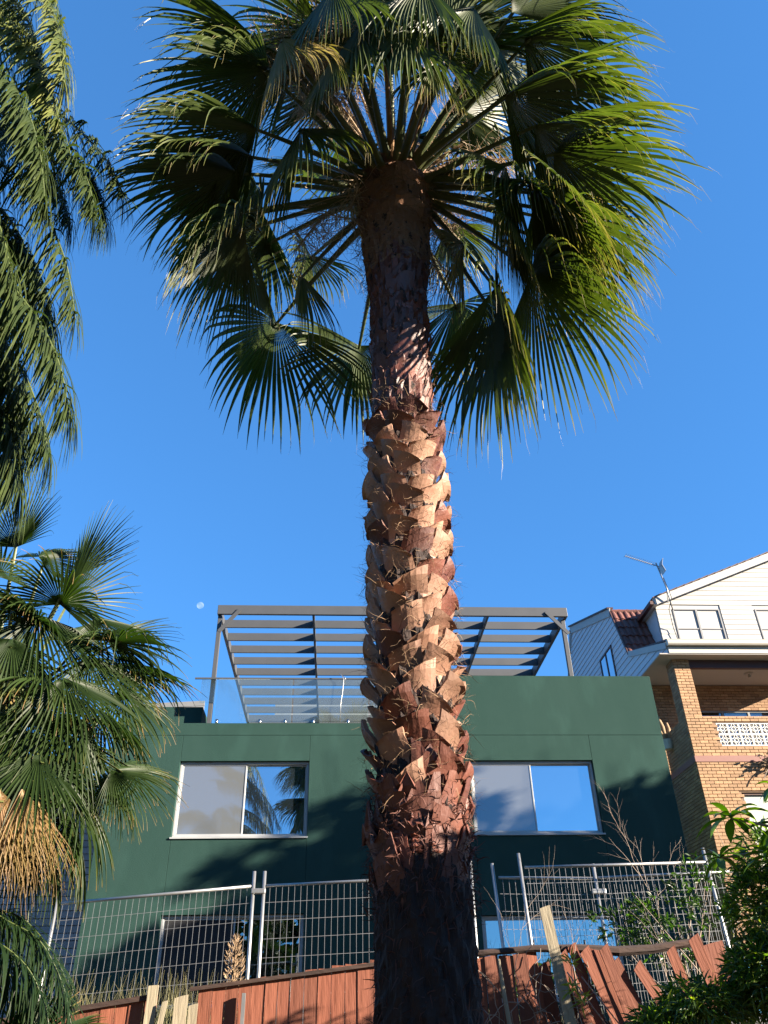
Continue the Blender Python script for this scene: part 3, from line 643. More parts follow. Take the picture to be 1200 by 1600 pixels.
# tiled steep slope between b_ and r_
dv = V((0, r_[0]-b_[0], r_[1]-b_[1])); L = dv.length; dv.normalize(); nn = V((0,-dv.z,dv.y))
tm = MB(); tw = .20; tl = L/5+.04
rg = []
for jj in range(2):
    for (u, h) in (): pass
prof_t = [(0,.0),(.03,.035),(.07,.045),(.11,.035),(.14,.005),(.19,.0),(.20,.012)]
r0 = [(u, 0, h+.035) for u, h in prof_t]; r1 = [(u, tl, h) for u, h in prof_t]; r00 = [(u, 0, h+.012) for u, h in prof_t]
tm.quad_strip([r00, r0, r1], [.5]*3)
tme = tm.mesh('tile')
rot = Matrix((V((1,0,0)), dv, nn)).transposed()
for i in range(8):
    for j in range(5): inst('tile', tme, M['tile'], B, V((XW-.03+i*tw, b_[0], b_[1]))+dv*(j*L/5)+nn*(rnd.uniform(0,.012)), rot)
MB().prism([(0,0),(1.75,0),(1.75,L),(0,L)], (XW,b_[0]+.01,b_[1]), (1,0,0), dv, -nn, .05).build('roof_batten', M['brown'], B, fix=True)
for i in range(6): MB().tube([(XW+.0+i*.27,r_[0]+.02,r_[1]+.02),(XW+.29+i*.27,r_[0]+.02,r_[1]+.03)], [.07,.085], 8).build('ridge_tile', M['tile'], B)
# wing window
wy0, wy1, wz0, wz1 = 23.0, 24.25, 10.6, 12.15
m = MB(); xx = XW-.06
m.box((xx,wy0,wz0),(xx+.05,wy0+.06,wz1)).box((xx,wy1-.06,wz0),(xx+.05,wy1,wz1)).box((xx,wy0+.06,wz1-.06),(xx+.05,wy1-.06,wz1)).box((xx,(wy0+wy1)/2-.03,wz0),(xx+.05,(wy0+wy1)/2+.03,wz1-.06))
wo = m.build('window', M['brown'], B); bx('pane', (xx+.02,wy0+.06,wz0),(xx+.03,wy1-.06,wz1-.06), M['pane'], wo)
# aerial
A = thing('tv_aerial', 'thin metal television aerial on a mast at the gable corner', 'aerial', (9.9,20.9,12.4))
MB().tube([(9.95,20.85,12.3),(9.93,20.85,13.0),(9.78,20.85,13.93)], .022, 8).build('mast', M['galv'], A, smooth=True)
p0, p1 = V((9.85,20.85,13.80)), V((8.85,20.85,14.17))
MB().bar(p0, p1, .022, .022).build('boom', M['galv'], A)
for i in range(15):
    p = p0.lerp(p1, .12+i*.062); h = .11+.004*(15-i)
    MB().bar(p+V((-.03,-.22,-.05)), p+V((.03,.22,.09)), .009, .009).build('element', M['galv'], A)
for s1 in (1,-1):
    MB().bar(p0+V((.05,0,0)), p0+V((.12,0,s1*.22)), .30, .012, up=(1,0,0)).build('reflector', M['galv'], A)
MB().bar((9.93,20.85,13.05),(9.93,21.0,12.62), .03, .03).build('bracket', M['galv'], A)
MB().tube([(9.9,20.83,13.4),(9.98,20.8,12.7),(9.86,20.9,12.35),(10.0,21.2,11.9),(10.1,21.2,11.0)], .011, 5).build('aerial_cable', M['black'], A)
# dried plant on the slab band and a cactus on the balcony
dp_ = thing('dried_plant', 'shrivelled dry brown succulent hanging over the balcony ledge', 'plant', (10.9,19.2,7.3))
m = MB(); tw_ = MB()
for i in range(70):
    c = V((10.9+rnd.gauss(0,.28), 19.12+rnd.uniform(-.1,.05), 7.30+rnd.gauss(.03,.10))); 
    for q in range(5):
        d = V((rnd.gauss(0,1),rnd.gauss(0,1),rnd.gauss(0,1))).normalized()*.06; s2 = d.orthogonal().normalized()*.025
        m.quad_strip([[c-s2*.3, c+s2*.3],[c+d*.6-s2, c+d*.6+s2],[c+d, c+d]], [rnd.random()]*3)
m.build('leaf_mass', M['dead'], dp_)
for p in (((10.7,19.15,7.25),(10.45,19.1,7.0),(10.35,19.1,6.85)),((11.0,19.15,7.3),(11.2,19.1,7.05))): tw_.tube(p, .012, 5)
tw_.build('stem', M['twig'], dp_)
ca = thing('potted_cactus', 'dark upright cactus in a pale pot behind the side parapet', 'plant', (8.72,20.5,8.3))
m = MB(); m.tube([(8.72,20.5,8.2),(8.70,20.5,8.6),(8.62,20.5,8.95)], [.05,.06,.03], 8).tube([(8.8,20.5,8.2),(8.86,20.5,8.55),(8.84,20.5,8.72)], [.05,.05,.03], 8).tube([(8.66,20.5,8.4),(8.54,20.5,8.6),(8.5,20.5,8.75)], [.04,.04,.02], 8)
m.build('stem', M['dead'], ca, smooth=True); MB().tube([(8.74,20.5,8.0),(8.74,20.5,8.25)], [.11,.15], 12).build('pot', M['cream'], ca)

# ------------------------------------------------------------------ pale house far left
Wh = thing('weatherboard_house', 'pale grey weatherboard house glimpsed past the green wall behind the windmill palm', 'house', (-7,19,1.5))
poly = [(-12,1.6),(-4.6,1.6),(-4.6,6.35),(-12,6.35)]
for k in range(34):
    z = 1.8+k*.14; MB().bar((-12,19.2,z),(-4.95,18.9,z+.02*0), .03, .125).build('board', M['oldboard'], Wh)
MB().prism([(-12,1.6),(-4.95,1.6),(-4.95,6.5),(-12,6.5)], (0,19.25,0), (1,0,0), (0,0,1), (0,1,0), .1).build('wall', M['oldboard'], Wh, fix=True)
bx('roof', (-12.3, 18.3, 6.52), (-4.7, 24, 6.66), M['brown'], Wh); bx('fascia', (-12.3, 18.26, 6.42), (-4.7, 18.297, 6.66), M['cream'], Wh)
# ------------------------------------------------------------------ temporary mesh fence
def fence_panel(x0, z0, x1, z1, y0, y1, label, posts=(1,1), lean=0, bot=1.6):
    T = thing('mesh_fence', label, 'fence', ((x0+x1)/2, y0, 1.2), 'temporary mesh fence panels along the boundary')
    d = V((x1-x0, y1-y0, z1-z0)); L = math.hypot(d.x, d.y)
    def P_(u, dz=0): return V((x0+d.x*u/L, y0+d.y*u/L, z0+d.z*u/L+dz))
    for k, u in enumerate((0, L)):
        if posts[k]:
            top = P_(u, .17)+V((lean*.12,0,0)); MB().tube([P_(u, -(z0-1.1))-V((lean*.25,0,0)), top], .022, 12).build('post', M['galv'], T, smooth=True)
    MB().tube([P_(.03), P_(L-.03)], .019, 10).build('top_rail', M['galv'], T, smooth=True)
    n = int(L/.076)
    for i in range(1, n):
        u = i*L/n; o = MB().tube([P_(u, -1.75), P_(u, -.01)], .0028, 4, cap=False).build('wire', M['wire'], T)
    for j in range(9):
        MB().tube([P_(.03, -.19-.2*j), P_(L/2, -.192-.2*j), P_(L-.03, -.19-.2*j)], .0028, 4, cap=False).build('wire', M['wire'], T)
    return T
fence_panel(-3.42,3.13,-1.03,3.30,10.95,10.9,'mesh fence panel nearest the windmill palm, in front of the dark lower window')
fence_panel(-.90,3.30,1.72,3.40,10.9,10.92,'mesh fence panel running behind the big palm trunk',(1,1))
fence_panel(2.05,3.38,3.34,3.36,10.97,11.0,'short mesh fence panel between the leaning post and the clipped post',(1,0),-.35)
fence_panel(2.37,3.47,4.80,3.51,10.82,10.8,'mesh fence panel overlapping in front beside the leaning post',(1,1),-.3)
fence_panel(3.36,3.37,5.95,3.47,11.02,11.1,'mesh fence panel behind the shrubs by the brick house',(1,1),-.1)
for (x,y,z) in ((-.965,10.9,3.24),(3.35,10.95,3.2)):
    tag(MB().box((x-.09,y-.035,z-.03),(x+.09,y+.035,z+.03)).build('fence_clamp', M['galv'], bevel=.01), 'steel clamp joining two fence posts '+('near the dark lower window' if x < 0 else 'before the pale lower window'), 'clamp')

# ------------------------------------------------------------------ red paling fence
def ptop(x): return 1.98+(x+2.5)*.128 if x < .3 else 2.33+(x-.3)*.075
def paling(x, zt, w, y, parent, lean=0, m='paling', name='paling', tip=None, zlow=.7):
    h = zt-zlow; a = V((0,0,0)); me = MB()
    j = rnd.uniform(-.006,.006); t = .018
    pts = [(-w/2,0),(w/2,0),(w/2,h+rnd.uniform(-.012,.012)),(w*.1,h+rnd.uniform(-.01,.012)),(-w/2,h+rnd.uniform(-.012,.012))]
    if tip: pts = [(-w/2,0),(w/2,0),(w/2,h+tip),(0,h+tip*.2),(-w/2,h-tip)]
    me.prism(pts, (0,0,0), (1,0,0), (0,0,1), (0,-1,0), t)
    o = me.build(name, M[m], parent, fix=True)
    rot = Matrix.Rotation(lean, 3, 'Y')
    topp = V((x, y+j, zt)); base = topp-(rot @ V((0,0,h)))
    mw = Matrix.Translation(base) @ rot.to_4x4() @ Matrix.Rotation(rnd.uniform(-.05,.05), 4, 'Z')
    o.matrix_basis = mw; return o
PF = thing('paling_fence', 'red stained timber paling fence standing upright below the mesh panels', 'fence', (-1,9.5,1))
x = -3.4
while x < 1.35:
    w = rnd.choice((.128,.132,.138,.14))
    if not (-1.86 < x < -1.44): paling(x+w/2, ptop(x+w/2)+rnd.uniform(-.015,.015), w-.004, 9.5, PF, rnd.uniform(-.015,.015), tip=(.012 if rnd.random() < .2 else None))
    x += w
MB().bar((-3.5,9.47,ptop(-3.5)+.0),(-1.86,9.47,ptop(-1.86)), .06, .045).build('rail', M['rail'], PF)
MB().bar((-1.46,9.47,ptop(-1.46)+.01),(1.46,9.47,ptop(1.46)+.01), .06, .035).build('rail', M['rail'], PF)
MB().bar((-3.5,9.56,1.35),(1.46,9.56,1.7), .04, .09).build('rail', M['rail'], PF)
bx('post', (-.93,9.40,.8), (-.895,9.44,2.08), M['galv'], PF)
def timber(name, label, x, zt, w, y, lean, m, cat='timber', t=.03, zlow=.8, tip=.01):
    o = paling(x, zt, w, y, None, lean, m, name, tip, zlow); o.parent = None; return tag(o, label, cat)
timber('fence_post','squared grey timber post at the gap in the paling fence',-1.82,2.16,.10,9.42,.02,'grey_wood','post',tip=.004)
timber('loose_board','short grey board leaning against the red palings beside the gap',-1.53,2.06,.13,9.40,.0,'grey_wood','board',tip=.015)
timber('loose_board','narrow split grey stick leaning in the fence gap',-1.68,2.02,.05,9.38,.14,'grey_wood','board')
timber('loose_board','mossy grey board tucked behind the short leaning board',-1.41,1.99,.09,9.44,.0,'grey_wood','board')
# collapsed right-hand run
CF = thing('broken_fence', 'broken run of red palings sagging under a rotten rail', 'fence', (2.5,9.3,1))
for (x, zt, w, y, ln, tp) in ((1.50,2.36,.14,9.52,0,.01),(1.64,2.38,.14,9.5,-.02,.01),(1.80,2.39,.15,9.52,-.01,.0),(1.945,2.40,.14,9.5,-.03,.01),(2.07,2.42,.12,9.52,-.05,.01),
        (2.37,2.38,.11,9.36,-.30,.03),(2.49,2.46,.10,9.40,-.27,.015),(2.60,2.41,.12,9.33,-.36,.02),(2.71,2.42,.10,9.38,-.30,-.03),(2.80,2.43,.11,9.30,-.27,.02),(2.91,2.30,.12,9.36,-.38,.02),(2.2,2.30,.14,9.56,-.1,.03),(2.48,2.10,.15,9.5,-.1,.01)):
    paling(x, zt, w, y, CF, ln, tip=tp, zlow=1.1)
MB().tube([(1.44,9.5,2.40),(2.1,9.48,2.44),(2.6,9.47,2.43),(3.0,9.46,2.40),(3.4,9.5,2.42),(3.95,9.5,2.49)], [.03,.035,.045,.05,.045,.04], 7).build('rail', M['rail'], CF)
MB().bar((1.44,9.58,1.7),(3.2,9.56,1.75), .04, .09).build('rail', M['rail'], CF)
timber('fence_post','weathered split grey post standing proud of the broken palings',2.22,2.81,.115,9.27,-.12,'grey_wood','post',tip=.01)
for (lb, x, zt, w, y, ln, zl) in (('short red plank tilted steeply in the gap of the broken fence',3.12,2.26,.12,9.3,-.52,1.72),('red plank hanging from the rotten rail by the shrubs',3.49,2.40,.11,9.25,-.24,1.95),
    ('broad red plank half hidden by leaves beside the hanging plank',3.74,2.50,.13,9.2,-.25,2.0),('red plank poking out of the bamboo leaves above the yard corner',3.98,2.45,.30,9.4,-.1,1.9),('low red plank stub among the shrubs near the ground',3.62,1.98,.13,8.9,-.2,1.2)):
    timber('loose_plank', lb, x, zt, w, y, ln, 'paling', 'plank', zlow=zl, tip=.02)

# ------------------------------------------------------------------ palms
def orth(n, d):
    n = n-d*n.dot(d)
    return n.normalized() if n.length > 1e-5 else d.orthogonal().normalized()
def fan_blade(mb, hub, axis, normal, R, spread, nseg, fuse, droop, age, rs, stiff=0, width=1.0, shred=.3, fold=.28, m_soft=False):
    """pleated fan blade: nseg ribs from hub; fused to `fuse` of their length, free tips bend to the ground"""
    a = axis.normalized(); n = orth(normal, a); s = a.cross(n)
    dphi = spread/nseg; K = 11
    g = V((0,0,-1))
    for i in range(nseg):
        phi = -spread/2+dphi*(i+.5)
        L = R*(.70+.30*math.cos(phi*.8))*rs.uniform(.93,1.05)
        d = (a*math.cos(phi)+s*math.sin(phi)-n*(.10+fold*abs(math.sin(phi))**2)).normalized()
        nk = orth(n, d); p = V(hub); ds = L/K
        fz = fuse*(.85+.3*rs.random())*(1-.18*abs(phi)/(spread/2+.01)); rings = []; tones = []
        dr = droop*rs.uniform(.7,2.1); kink = rs.uniform(.6,.92) if rs.random() < shred else 2; fw = max(fz, .4)
        if rs.random() < shred*.28: dr *= 2.6
        w0 = L*fw*math.tan(dphi/2)*1.08*width; tdry = rs.uniform(-.08,.12); tw = rs.uniform(-.5,.5)
        for k in range(K+1):
            f = k/K
            if f <= fw: w = max(.004, L*f*math.tan(dphi/2)*1.08*width)
            else:
                q = (f-fw)/(1-fw); w = w0*max(.03, (1-q**1.4))
                if k == K: w = .0012
            sd = d.cross(nk)
            h = w*(.85 if f > .05 else 0)
            rings.append([tuple(p-sd*w+nk*h*.5), tuple(p-nk*h*.7), tuple(p+sd*w+nk*h*.5)])
            tn = .1+.30*age+tdry+.18*f+(.55*max(0,(f-.68)/.32)**1.5*(.35+1.1*age))
            if age >= .95: tn = .86+tdry*1.1
            tones.append(min(max(tn, 0), 1))
            p = p+d*ds
            b = dr*(.10+(3.3 if m_soft else 1.9)*max(0, f-fz*.7)**1.0)*ds/R*1.25
            if f > kink: b += 2.4*ds/R*3
            d = (d+g*b).normalized() if stiff == 0 else (d+g*b*(1-stiff)).normalized()
            nk = orth(nk, d)
            if f > fz: nk = (Matrix.Rotation(tw*.25, 3, d) @ nk).normalized()
        mb.quad_strip(rings, tones)
        if m_soft and rs.random() < .45: hair(mb, p-d*ds*1.6, d, rs.uniform(.10,.26), .0016, rs, .25, 5, .85+.15*rs.random(), .35)
def hair(mb, p, d, L, w, rs, curl=.5, n=5, t=.9, g=.3):
    p = V(p); d = V(d).normalized(); rings = []
    s = d.orthogonal().normalized()
    s = Matrix.Rotation(rs.uniform(0,6.28), 3, d) @ s
    for k in range(n+1):
        ww = w*(1-.8*k/n); rings.append([tuple(p-s*ww), tuple(p+s*ww)]); p = p+d*L/n
        d = (d+V((rs.gauss(0,curl),rs.gauss(0,curl),rs.gauss(0,curl)-g))*(1.5/n)).normalized(); s = orth(s, d)
    mb.quad_strip(rings, [t]*(n+1))
def petiole(mb, p0, p1, r0, r1, sag, tone, rs, n=9, spines=True):
    p0 = V(p0); p1 = V(p1); L = (p1-p0).length; mid = (p0+p1)/2+V((0,0,sag*L)); pts = []; rr = []
    for k in range(n+1):
        t = k/n; pts.append(p0*(1-t)**2+mid*2*t*(1-t)+p1*t*t); rr.append(r0+(r1-r0)*t**.7)
    prev = None; rings = []
    for i, p in enumerate(pts):
        d = (pts[min(i+1,n)]-pts[max(i-1,0)]).normalized(); u = orth(UP if abs(d.z) < .98 else V((0,1,0)), d); s = d.cross(u); r = rr[i]
        rings.append([tuple(p+s*r*x+u*r*y) for x, y in ((-1,.15),(-.55,-.45),(0,-.62),(.55,-.45),(1,.15),(.5,.28),(0,.12),(-.5,.28))])
    mb.quad_strip(rings, [tone+(.55 if k == 0 else .25 if k == 1 else 0) for k in range(n+1)], True)
    return (pts[-1]-pts[-2]).normalized()
def ramp_sheath(*a): pass
rs = random.Random(11)
TX, TY = .50, 5.0
FP = thing('fan_palm', 'tall fan palm with cut leaf bases up its trunk in the middle of the view', 'palm tree', (TX,TY,ground_z(TX,TY)))
def trad(z):
    pts = [(0,.34),(.8,.30),(2.2,.275),(3,.25),(5.7,.225),(6.2,.235),(7.4,.25),(8.0,.31),(8.7,.34),(9.0,.29),(9.25,.16),(9.5,.03)]
    for (a, b), (c, d) in zip(pts, pts[1:]):
        if z <= c: return b+(d-b)*(z-a)/(c-a)
    return .05
m = MB(); rings = []; nn_ = 56; zs = [.1+i*.045 for i in range(208)]
for z in zs:
    r = trad(z); ring = []
    for k in range(nn_):
        a = 2*math.pi*k/nn_
        rough_ = .02*(noise(k*3.1+int(z*14)*7.7)-.5)+.012*math.sin(k*1.7+z*19)+.01*(noise(k*.77+z*3.3)-.5)
        ring.append((TX+(r+rough_)*math.cos(a), TY+(r+rough_)*math.sin(a), z))
    rings.append(ring)
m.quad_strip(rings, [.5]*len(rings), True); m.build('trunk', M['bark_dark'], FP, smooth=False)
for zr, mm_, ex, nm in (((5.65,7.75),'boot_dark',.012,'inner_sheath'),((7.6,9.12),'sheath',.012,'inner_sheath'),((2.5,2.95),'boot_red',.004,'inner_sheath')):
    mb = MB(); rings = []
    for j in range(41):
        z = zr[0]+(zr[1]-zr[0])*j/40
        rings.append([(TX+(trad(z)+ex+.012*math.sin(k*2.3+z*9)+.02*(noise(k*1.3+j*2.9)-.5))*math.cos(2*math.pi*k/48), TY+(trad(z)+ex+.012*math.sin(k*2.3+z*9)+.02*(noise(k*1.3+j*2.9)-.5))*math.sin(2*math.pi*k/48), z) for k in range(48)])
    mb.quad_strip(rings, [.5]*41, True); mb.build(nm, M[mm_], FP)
def boot(z, a, H_, E_, w0, w1, th_, slant, rs, core=None, notch=False, flare=.02, concave=.03, edge=.02):
    mb = MB(); nu, nv = 6, 6
    R_ = core or trad(z)
    def pt(s_, v, off):
        w = w0+(w1-w0)*min(1, v*1.15)**.8
        r = R_-.015+E_*v**1.25-concave*(s_*s_)*v+off
        zz = z+v*H_+(slant*s_*.5 if v > .9 else slant*s_*.25*v)-.06*(1-v)*(1-abs(s_))*0
        if notch:
            q = max(0, 1-v*1.6); zz += q*(.5*H_*(1-abs(s_))-.12*abs(s_)); r += q*(1-abs(s_))*.05
        elif v < .05: zz -= .10*abs(s_)
        if v > .99: zz += edge*jit[int((s_+1)*3)]
        ang = a+s_*w/(R_+.02)
        return (TX+r*math.cos(ang), TY+r*math.sin(ang), zz)
    jit = [rs.uniform(-1,1) for _ in range(8)]
    outer = []; inner = []
    for j in range(nv+1):
        v = j/nv
        outer.append([pt(-1+2*i/nu, v, 0) for i in range(nu+1)])
        inner.append([pt(-1+2*i/nu, v, -th_) for i in range(nu+1)])
    rings = [o+i_[::-1] for o, i_ in zip(outer, inner)]
    mb.quad_strip(rings, [.4+.5*j/nv for j in range(nv+1)], True)
    b = len(mb.v)-2*(nu+1)
    for i in range(nu): mb.f.append((b+i, b+2*nu+1-i, b+2*nu-i, b+i+1))
    return mb
row = 0; z = 2.84
while z < 5.75:                                   # woody cut bases
    nb = 7; f = (z-2.84)/2.9
    for k in range(nb):
        a = 2*math.pi*(k+(.5 if row % 2 else 0))/nb+row*.07+rs.uniform(-.09,.09)
        zz = z+rs.uniform(-.04,.04)
        b = boot(zz, a, rs.uniform(.12,.17), rs.uniform(.09,.135), rs.uniform(.14,.165), rs.uniform(.075,.10), rs.uniform(.022,.034), (1 if (row+k) % 2 else -1)*rs.uniform(.06,.15), rs, concave=rs.uniform(.005,.03), edge=rs.uniform(.002,.006))
        b.build('leaf_base', M['boot_red'] if rs.random() < .16+(.6 if f > .9 or f < .08 else 0) else M['boot'], FP, fix=True)
    z += .145; row += 1
row = 0
z = 5.7
while z < 7.75:                                   # smooth red bases under the crown
    nb = 6
    for k in range(nb):
        a = 2*math.pi*(k+(.5 if row % 2 else 0))/nb+rs.uniform(-.15,.15)
        b = boot(z+rs.uniform(-.05,.05), a, rs.uniform(.24,.34), rs.uniform(.03,.07), .21, rs.uniform(.07,.12), .012, rs.uniform(-.12,.12), rs, concave=.0, edge=.05)
        b.build('leaf_base', M['boot_red'] if z < 6.3 and rs.random() < .6 else M['boot_dark'], FP, smooth=False, fix=True)
    z += .20; row += 1
while z < 9.0:                                   # papery fibrous sheaths
    nb = 9
    for k in range(nb):
        a = 2*math.pi*(k+(.5 if row % 2 else 0))/nb+rs.uniform(-.2,.2)
        b = boot(z+rs.uniform(-.06,.06), a, rs.uniform(.24,.38), rs.uniform(.03,.085), .20, rs.uniform(.07,.17), .008, rs.uniform(-.2,.2), rs, concave=-.01, edge=.06)
        b.build('leaf_sheath', M['sheath'], FP, fix=True)
    z += .17; row += 1
for i in range(52):                               # red flaps above the bare lower trunk
    b = boot(2.14+.74*rs.random()**.7, rs.uniform(0,6.28), rs.uniform(.14,.26), rs.uniform(.02,.10), rs.uniform(.12,.19), rs.uniform(.04,.13), .01, rs.uniform(-.16,.16), rs, concave=.0, edge=.07)
    b.build('leaf_base', M['boot_red'], FP, fix=True)
fb = MB(); fr_ = MB()
for i in range(3800):
    z = rs.uniform(2.8,6.1); a = rs.uniform(0,6.28); r = trad(z)+rs.uniform(.0,.10)
    o = V((math.cos(a), math.sin(a), 0)); t_ = V((-o.y, o.x, 0))
    hair(fb, V((TX,TY,z))+o*r, o*rs.uniform(.1,.9)+t_*rs.gauss(0,1)+UP*rs.gauss(.1,.7), rs.uniform(.04,.16), rs.uniform(.0008,.0022), rs, .8, 5)
for i in range(2600):
    z = rs.choice((rs.uniform(2.2,2.95), rs.uniform(5.7,7.8), rs.uniform(2.3,2.8))); a = rs.uniform(0,6.28); r = trad(z)+rs.uniform(-.01,.06)
    o = V((math.cos(a), math.sin(a), 0)); t_ = V((-o.y, o.x, 0))
    hair(fr_, V((TX,TY,z))+o*r, o*rs.uniform(.3,1)+t_*rs.gauss(0,.8)+UP*rs.gauss(.0,.8), rs.uniform(.03,.10), rs.uniform(.001,.005), rs, .5, 4)
for i in range(2600):
    z = rs.uniform(.3,2.5); a = rs.uniform(0,6.28); r = trad(z)-.01
    o = V((math.cos(a), math.sin(a), 0)); t_ = V((-o.y, o.x, 0))
    hair(fr_, V((TX,TY,z))+o*r, o*rs.uniform(.1,.5)+t_*rs.gauss(0,.4)+UP*rs.gauss(-.3,.8), rs.uniform(.04,.12), rs.uniform(.002,.006), rs, .4, 3)
for i in range(1500):
    z = rs.uniform(7.6,9.2); a = rs.uniform(0,6.28); r = trad(z)+rs.uniform(.01,.07); o = V((math.cos(a), math.sin(a), 0)); t_ = V((-o.y, o.x, 0))
    hair(fb, V((TX,TY,z))+o*r, o*rs.uniform(.1,.6)+t_*rs.gauss(0,1)+UP*rs.gauss(-.2,.7), rs.uniform(.08,.25), rs.uniform(.001,.004), rs, .6, 5)
tag(fb.build('loose_fibre', M['fibre'], FP), kind='stuff'); tag(fr_.build('red_fibre', M['fibre_red'], FP), kind='stuff')
CR = V((TX,TY,9.15))
def frond(parent, hub, axis, R, droop, age, crown, nseg=58, spread=rad(235), fuse=.48, m='palm_leaf', pr=(.055,.017), stiff=0, base_r=.17, up_mix=None, seed=None, width=1, shred=.3, sag=.06, fold=.28):
    r_ = random.Random(seed); hub = V(hub); axis = V(axis).normalized()
    o = hub-crown; od = V((o.x,o.y,0)); od = od.normalized() if od.length > .01 else V((1,0,0))
    base = crown+od*base_r+UP*rs.uniform(-.25,.0)+UP*(.2 if o.z > .6 else 0)
    b = MB()
    nrm = UP*1.0+od*.45 if up_mix is None else V(up_mix)
    if abs(axis.z) > .8: nrm = od+UP*.2 if axis.z < 0 else -od+UP*.2
    fan_blade(b, hub, axis, nrm, R, spread, nseg, fuse, droop, age, r_, stiff, width, shred, fold, m == 'palm_leaf')
    if m == 'palm_leaf':
        for i in range(0):
            ph = r_.uniform(-1.2,1.2); a_1 = axis; n_1 = orth(nrm, a_1); s_1 = a_1.cross(n_1); d = a_1*math.cos(ph)+s_1*math.sin(ph)
            hair(b, hub+d*R*r_.uniform(.66,.9)-UP*R*.22, d*.5+V((0,0,-1)), r_.uniform(.08,.22), .0013, r_, .22, 5, .85+.15*r_.random(), .5)
    f = b.build('frond', M[m], parent)
    pm = MB(); petiole(pm, base, hub+axis*.06, pr[0], pr[1], sag, .1+.5*(age > .3)*r_.random(), r_)
    if m == 'palm_leaf':       # marginal thorns
        for i in range(24):
            t = .1+i*.035; p = base.lerp(hub, t)+UP*sag*(base-hub).length*2*t*(1-t)
            dd = (hub-base).normalized(); u = orth(UP if abs(dd.z) < .98 else V((0,1,0)), dd); s3 = dd.cross(u); rr = pr[0]+(pr[1]-pr[0])*t**.7
            for sg in (1,-1): hair(pm, p+s3*sg*rr*.95, s3*sg+dd*.4, .022, .004, r_, .05, 1, .95, 0)
    po = pm.build('petiole', M['petiole'], f); po.matrix_parent_inverse = f.matrix_basis.inverted()@Matrix.Identity(4); 
    po.matrix_parent_inverse = Matrix.Identity(4)
    return f
for i, (h, a, R, dr, ag) in enumerate(MAIN_FRONDS): frond(FP, h, a, R*1.05, dr*1.15, ag, CR, seed=100+i, nseg=rs.randint(44,54), spread=rad(rs.uniform(130,185)), shred=.7, fuse=rs.uniform(.4,.52), fold=rs.uniform(.35,.75), width=1.05)
for i, (h, ax, R) in enumerate((((1.75,4.45,8.35),(.5,-.1,-.85),1.25),((1.95,4.15,8.0),(.35,-.15,-.95),1.15),((1.55,4.5,8.0),(.25,0,-1),1.0))):
    frond(FP, h, ax, R, .6, .45, CR, seed=290+i, spread=rad(150), shred=.5)
for i in range(9):            # young upright leaves out of the frame top
    az = i*2.4+.4; el = rs.uniform(.9,1.4); d = V((math.cos(az)*math.cos(el), math.sin(az)*math.cos(el), math.sin(el)))
    frond(FP, CR+d*1.5, (d+V((math.cos(az),math.sin(az),0))*.3), 1.25, .6, .05, CR, seed=300+i)
# dead flower stalks
def spray(parent, p0, p1, n, L, name, m, seed, spreadv=.5):
    r_ = random.Random(seed); b = MB(); p0 = V(p0); p1 = V(p1)
    mid = (p0+p1)/2+UP*.35; pts = [p0*(1-t)**2+mid*2*t*(1-t)+p1*t*t for t in [k/8 for k in range(9)]]
    b.tube(pts, [.016-.0012*k for k in range(9)], 6)
    for i in range(n):
        t = .45+.55*r_.random(); q = p0*(1-t)**2+mid*2*t*(1-t)+p1*t*t
        d = V((r_.gauss(0,spreadv), r_.gauss(0,spreadv), r_.uniform(-1,.15)))
        hair(b, q, d, L*r_.uniform(.5,1.2), .005, r_, .35, 6, .5, .35)
        for k in range(3):
            qq = q+d.normalized()*L*r_.uniform(.1,.5); hair(b, qq, d+V((r_.gauss(0,.8),r_.gauss(0,.8),-.3)), L*.4, .0035, r_, .5, 4, .5, .2)
    return b.build(name, M[m], parent)
for i, (p0, p1, n, L) in enumerate((((.3,4.8,9.3),(-.62,3.9,9.75),260,.6),((.4,4.8,9.3),(-.25,3.8,10.1),200,.5),((.3,5,9.2),(-.50,5.4,8.6),90,.6),((.7,5.1,9.2),(1.25,5.3,8.9),90,.6),((.7,4.9,9.2),(1.7,4.9,9.5),80,.5),
        ((.3,4.8,9.3),(-.95,4.1,10.3),160,.5),((.6,5.2,9.2),(1.0,5.5,8.3),60,.6),((.6,4.8,9.3),(1.0,4.2,10.4),60,.5),((.35,4.85,9.2),(.0,4.9,8.4),60,.6),((.3,4.9,9.2),(-.45,4.5,9.9),80,.5))):
    spray(FP, p0, p1, n, L, 'dead_flower_stalk', 'straw', 500+i)
# dried petiole stubs and split sheaths round the crown base
for i in range(34):
    az = rs.uniform(0,6.28); el = rs.uniform(-.3,1.25); d = V((math.cos(az)*math.cos(el), math.sin(az)*math.cos(el), math.sin(el)))
    pm = MB(); petiole(pm, CR+V((math.cos(az),math.sin(az),0))*.15, CR+d*rs.uniform(.4,1.3), .05, .02, .03, .75+.25*rs.random(), rs); pm.build('dry_petiole', M['petiole'], FP)

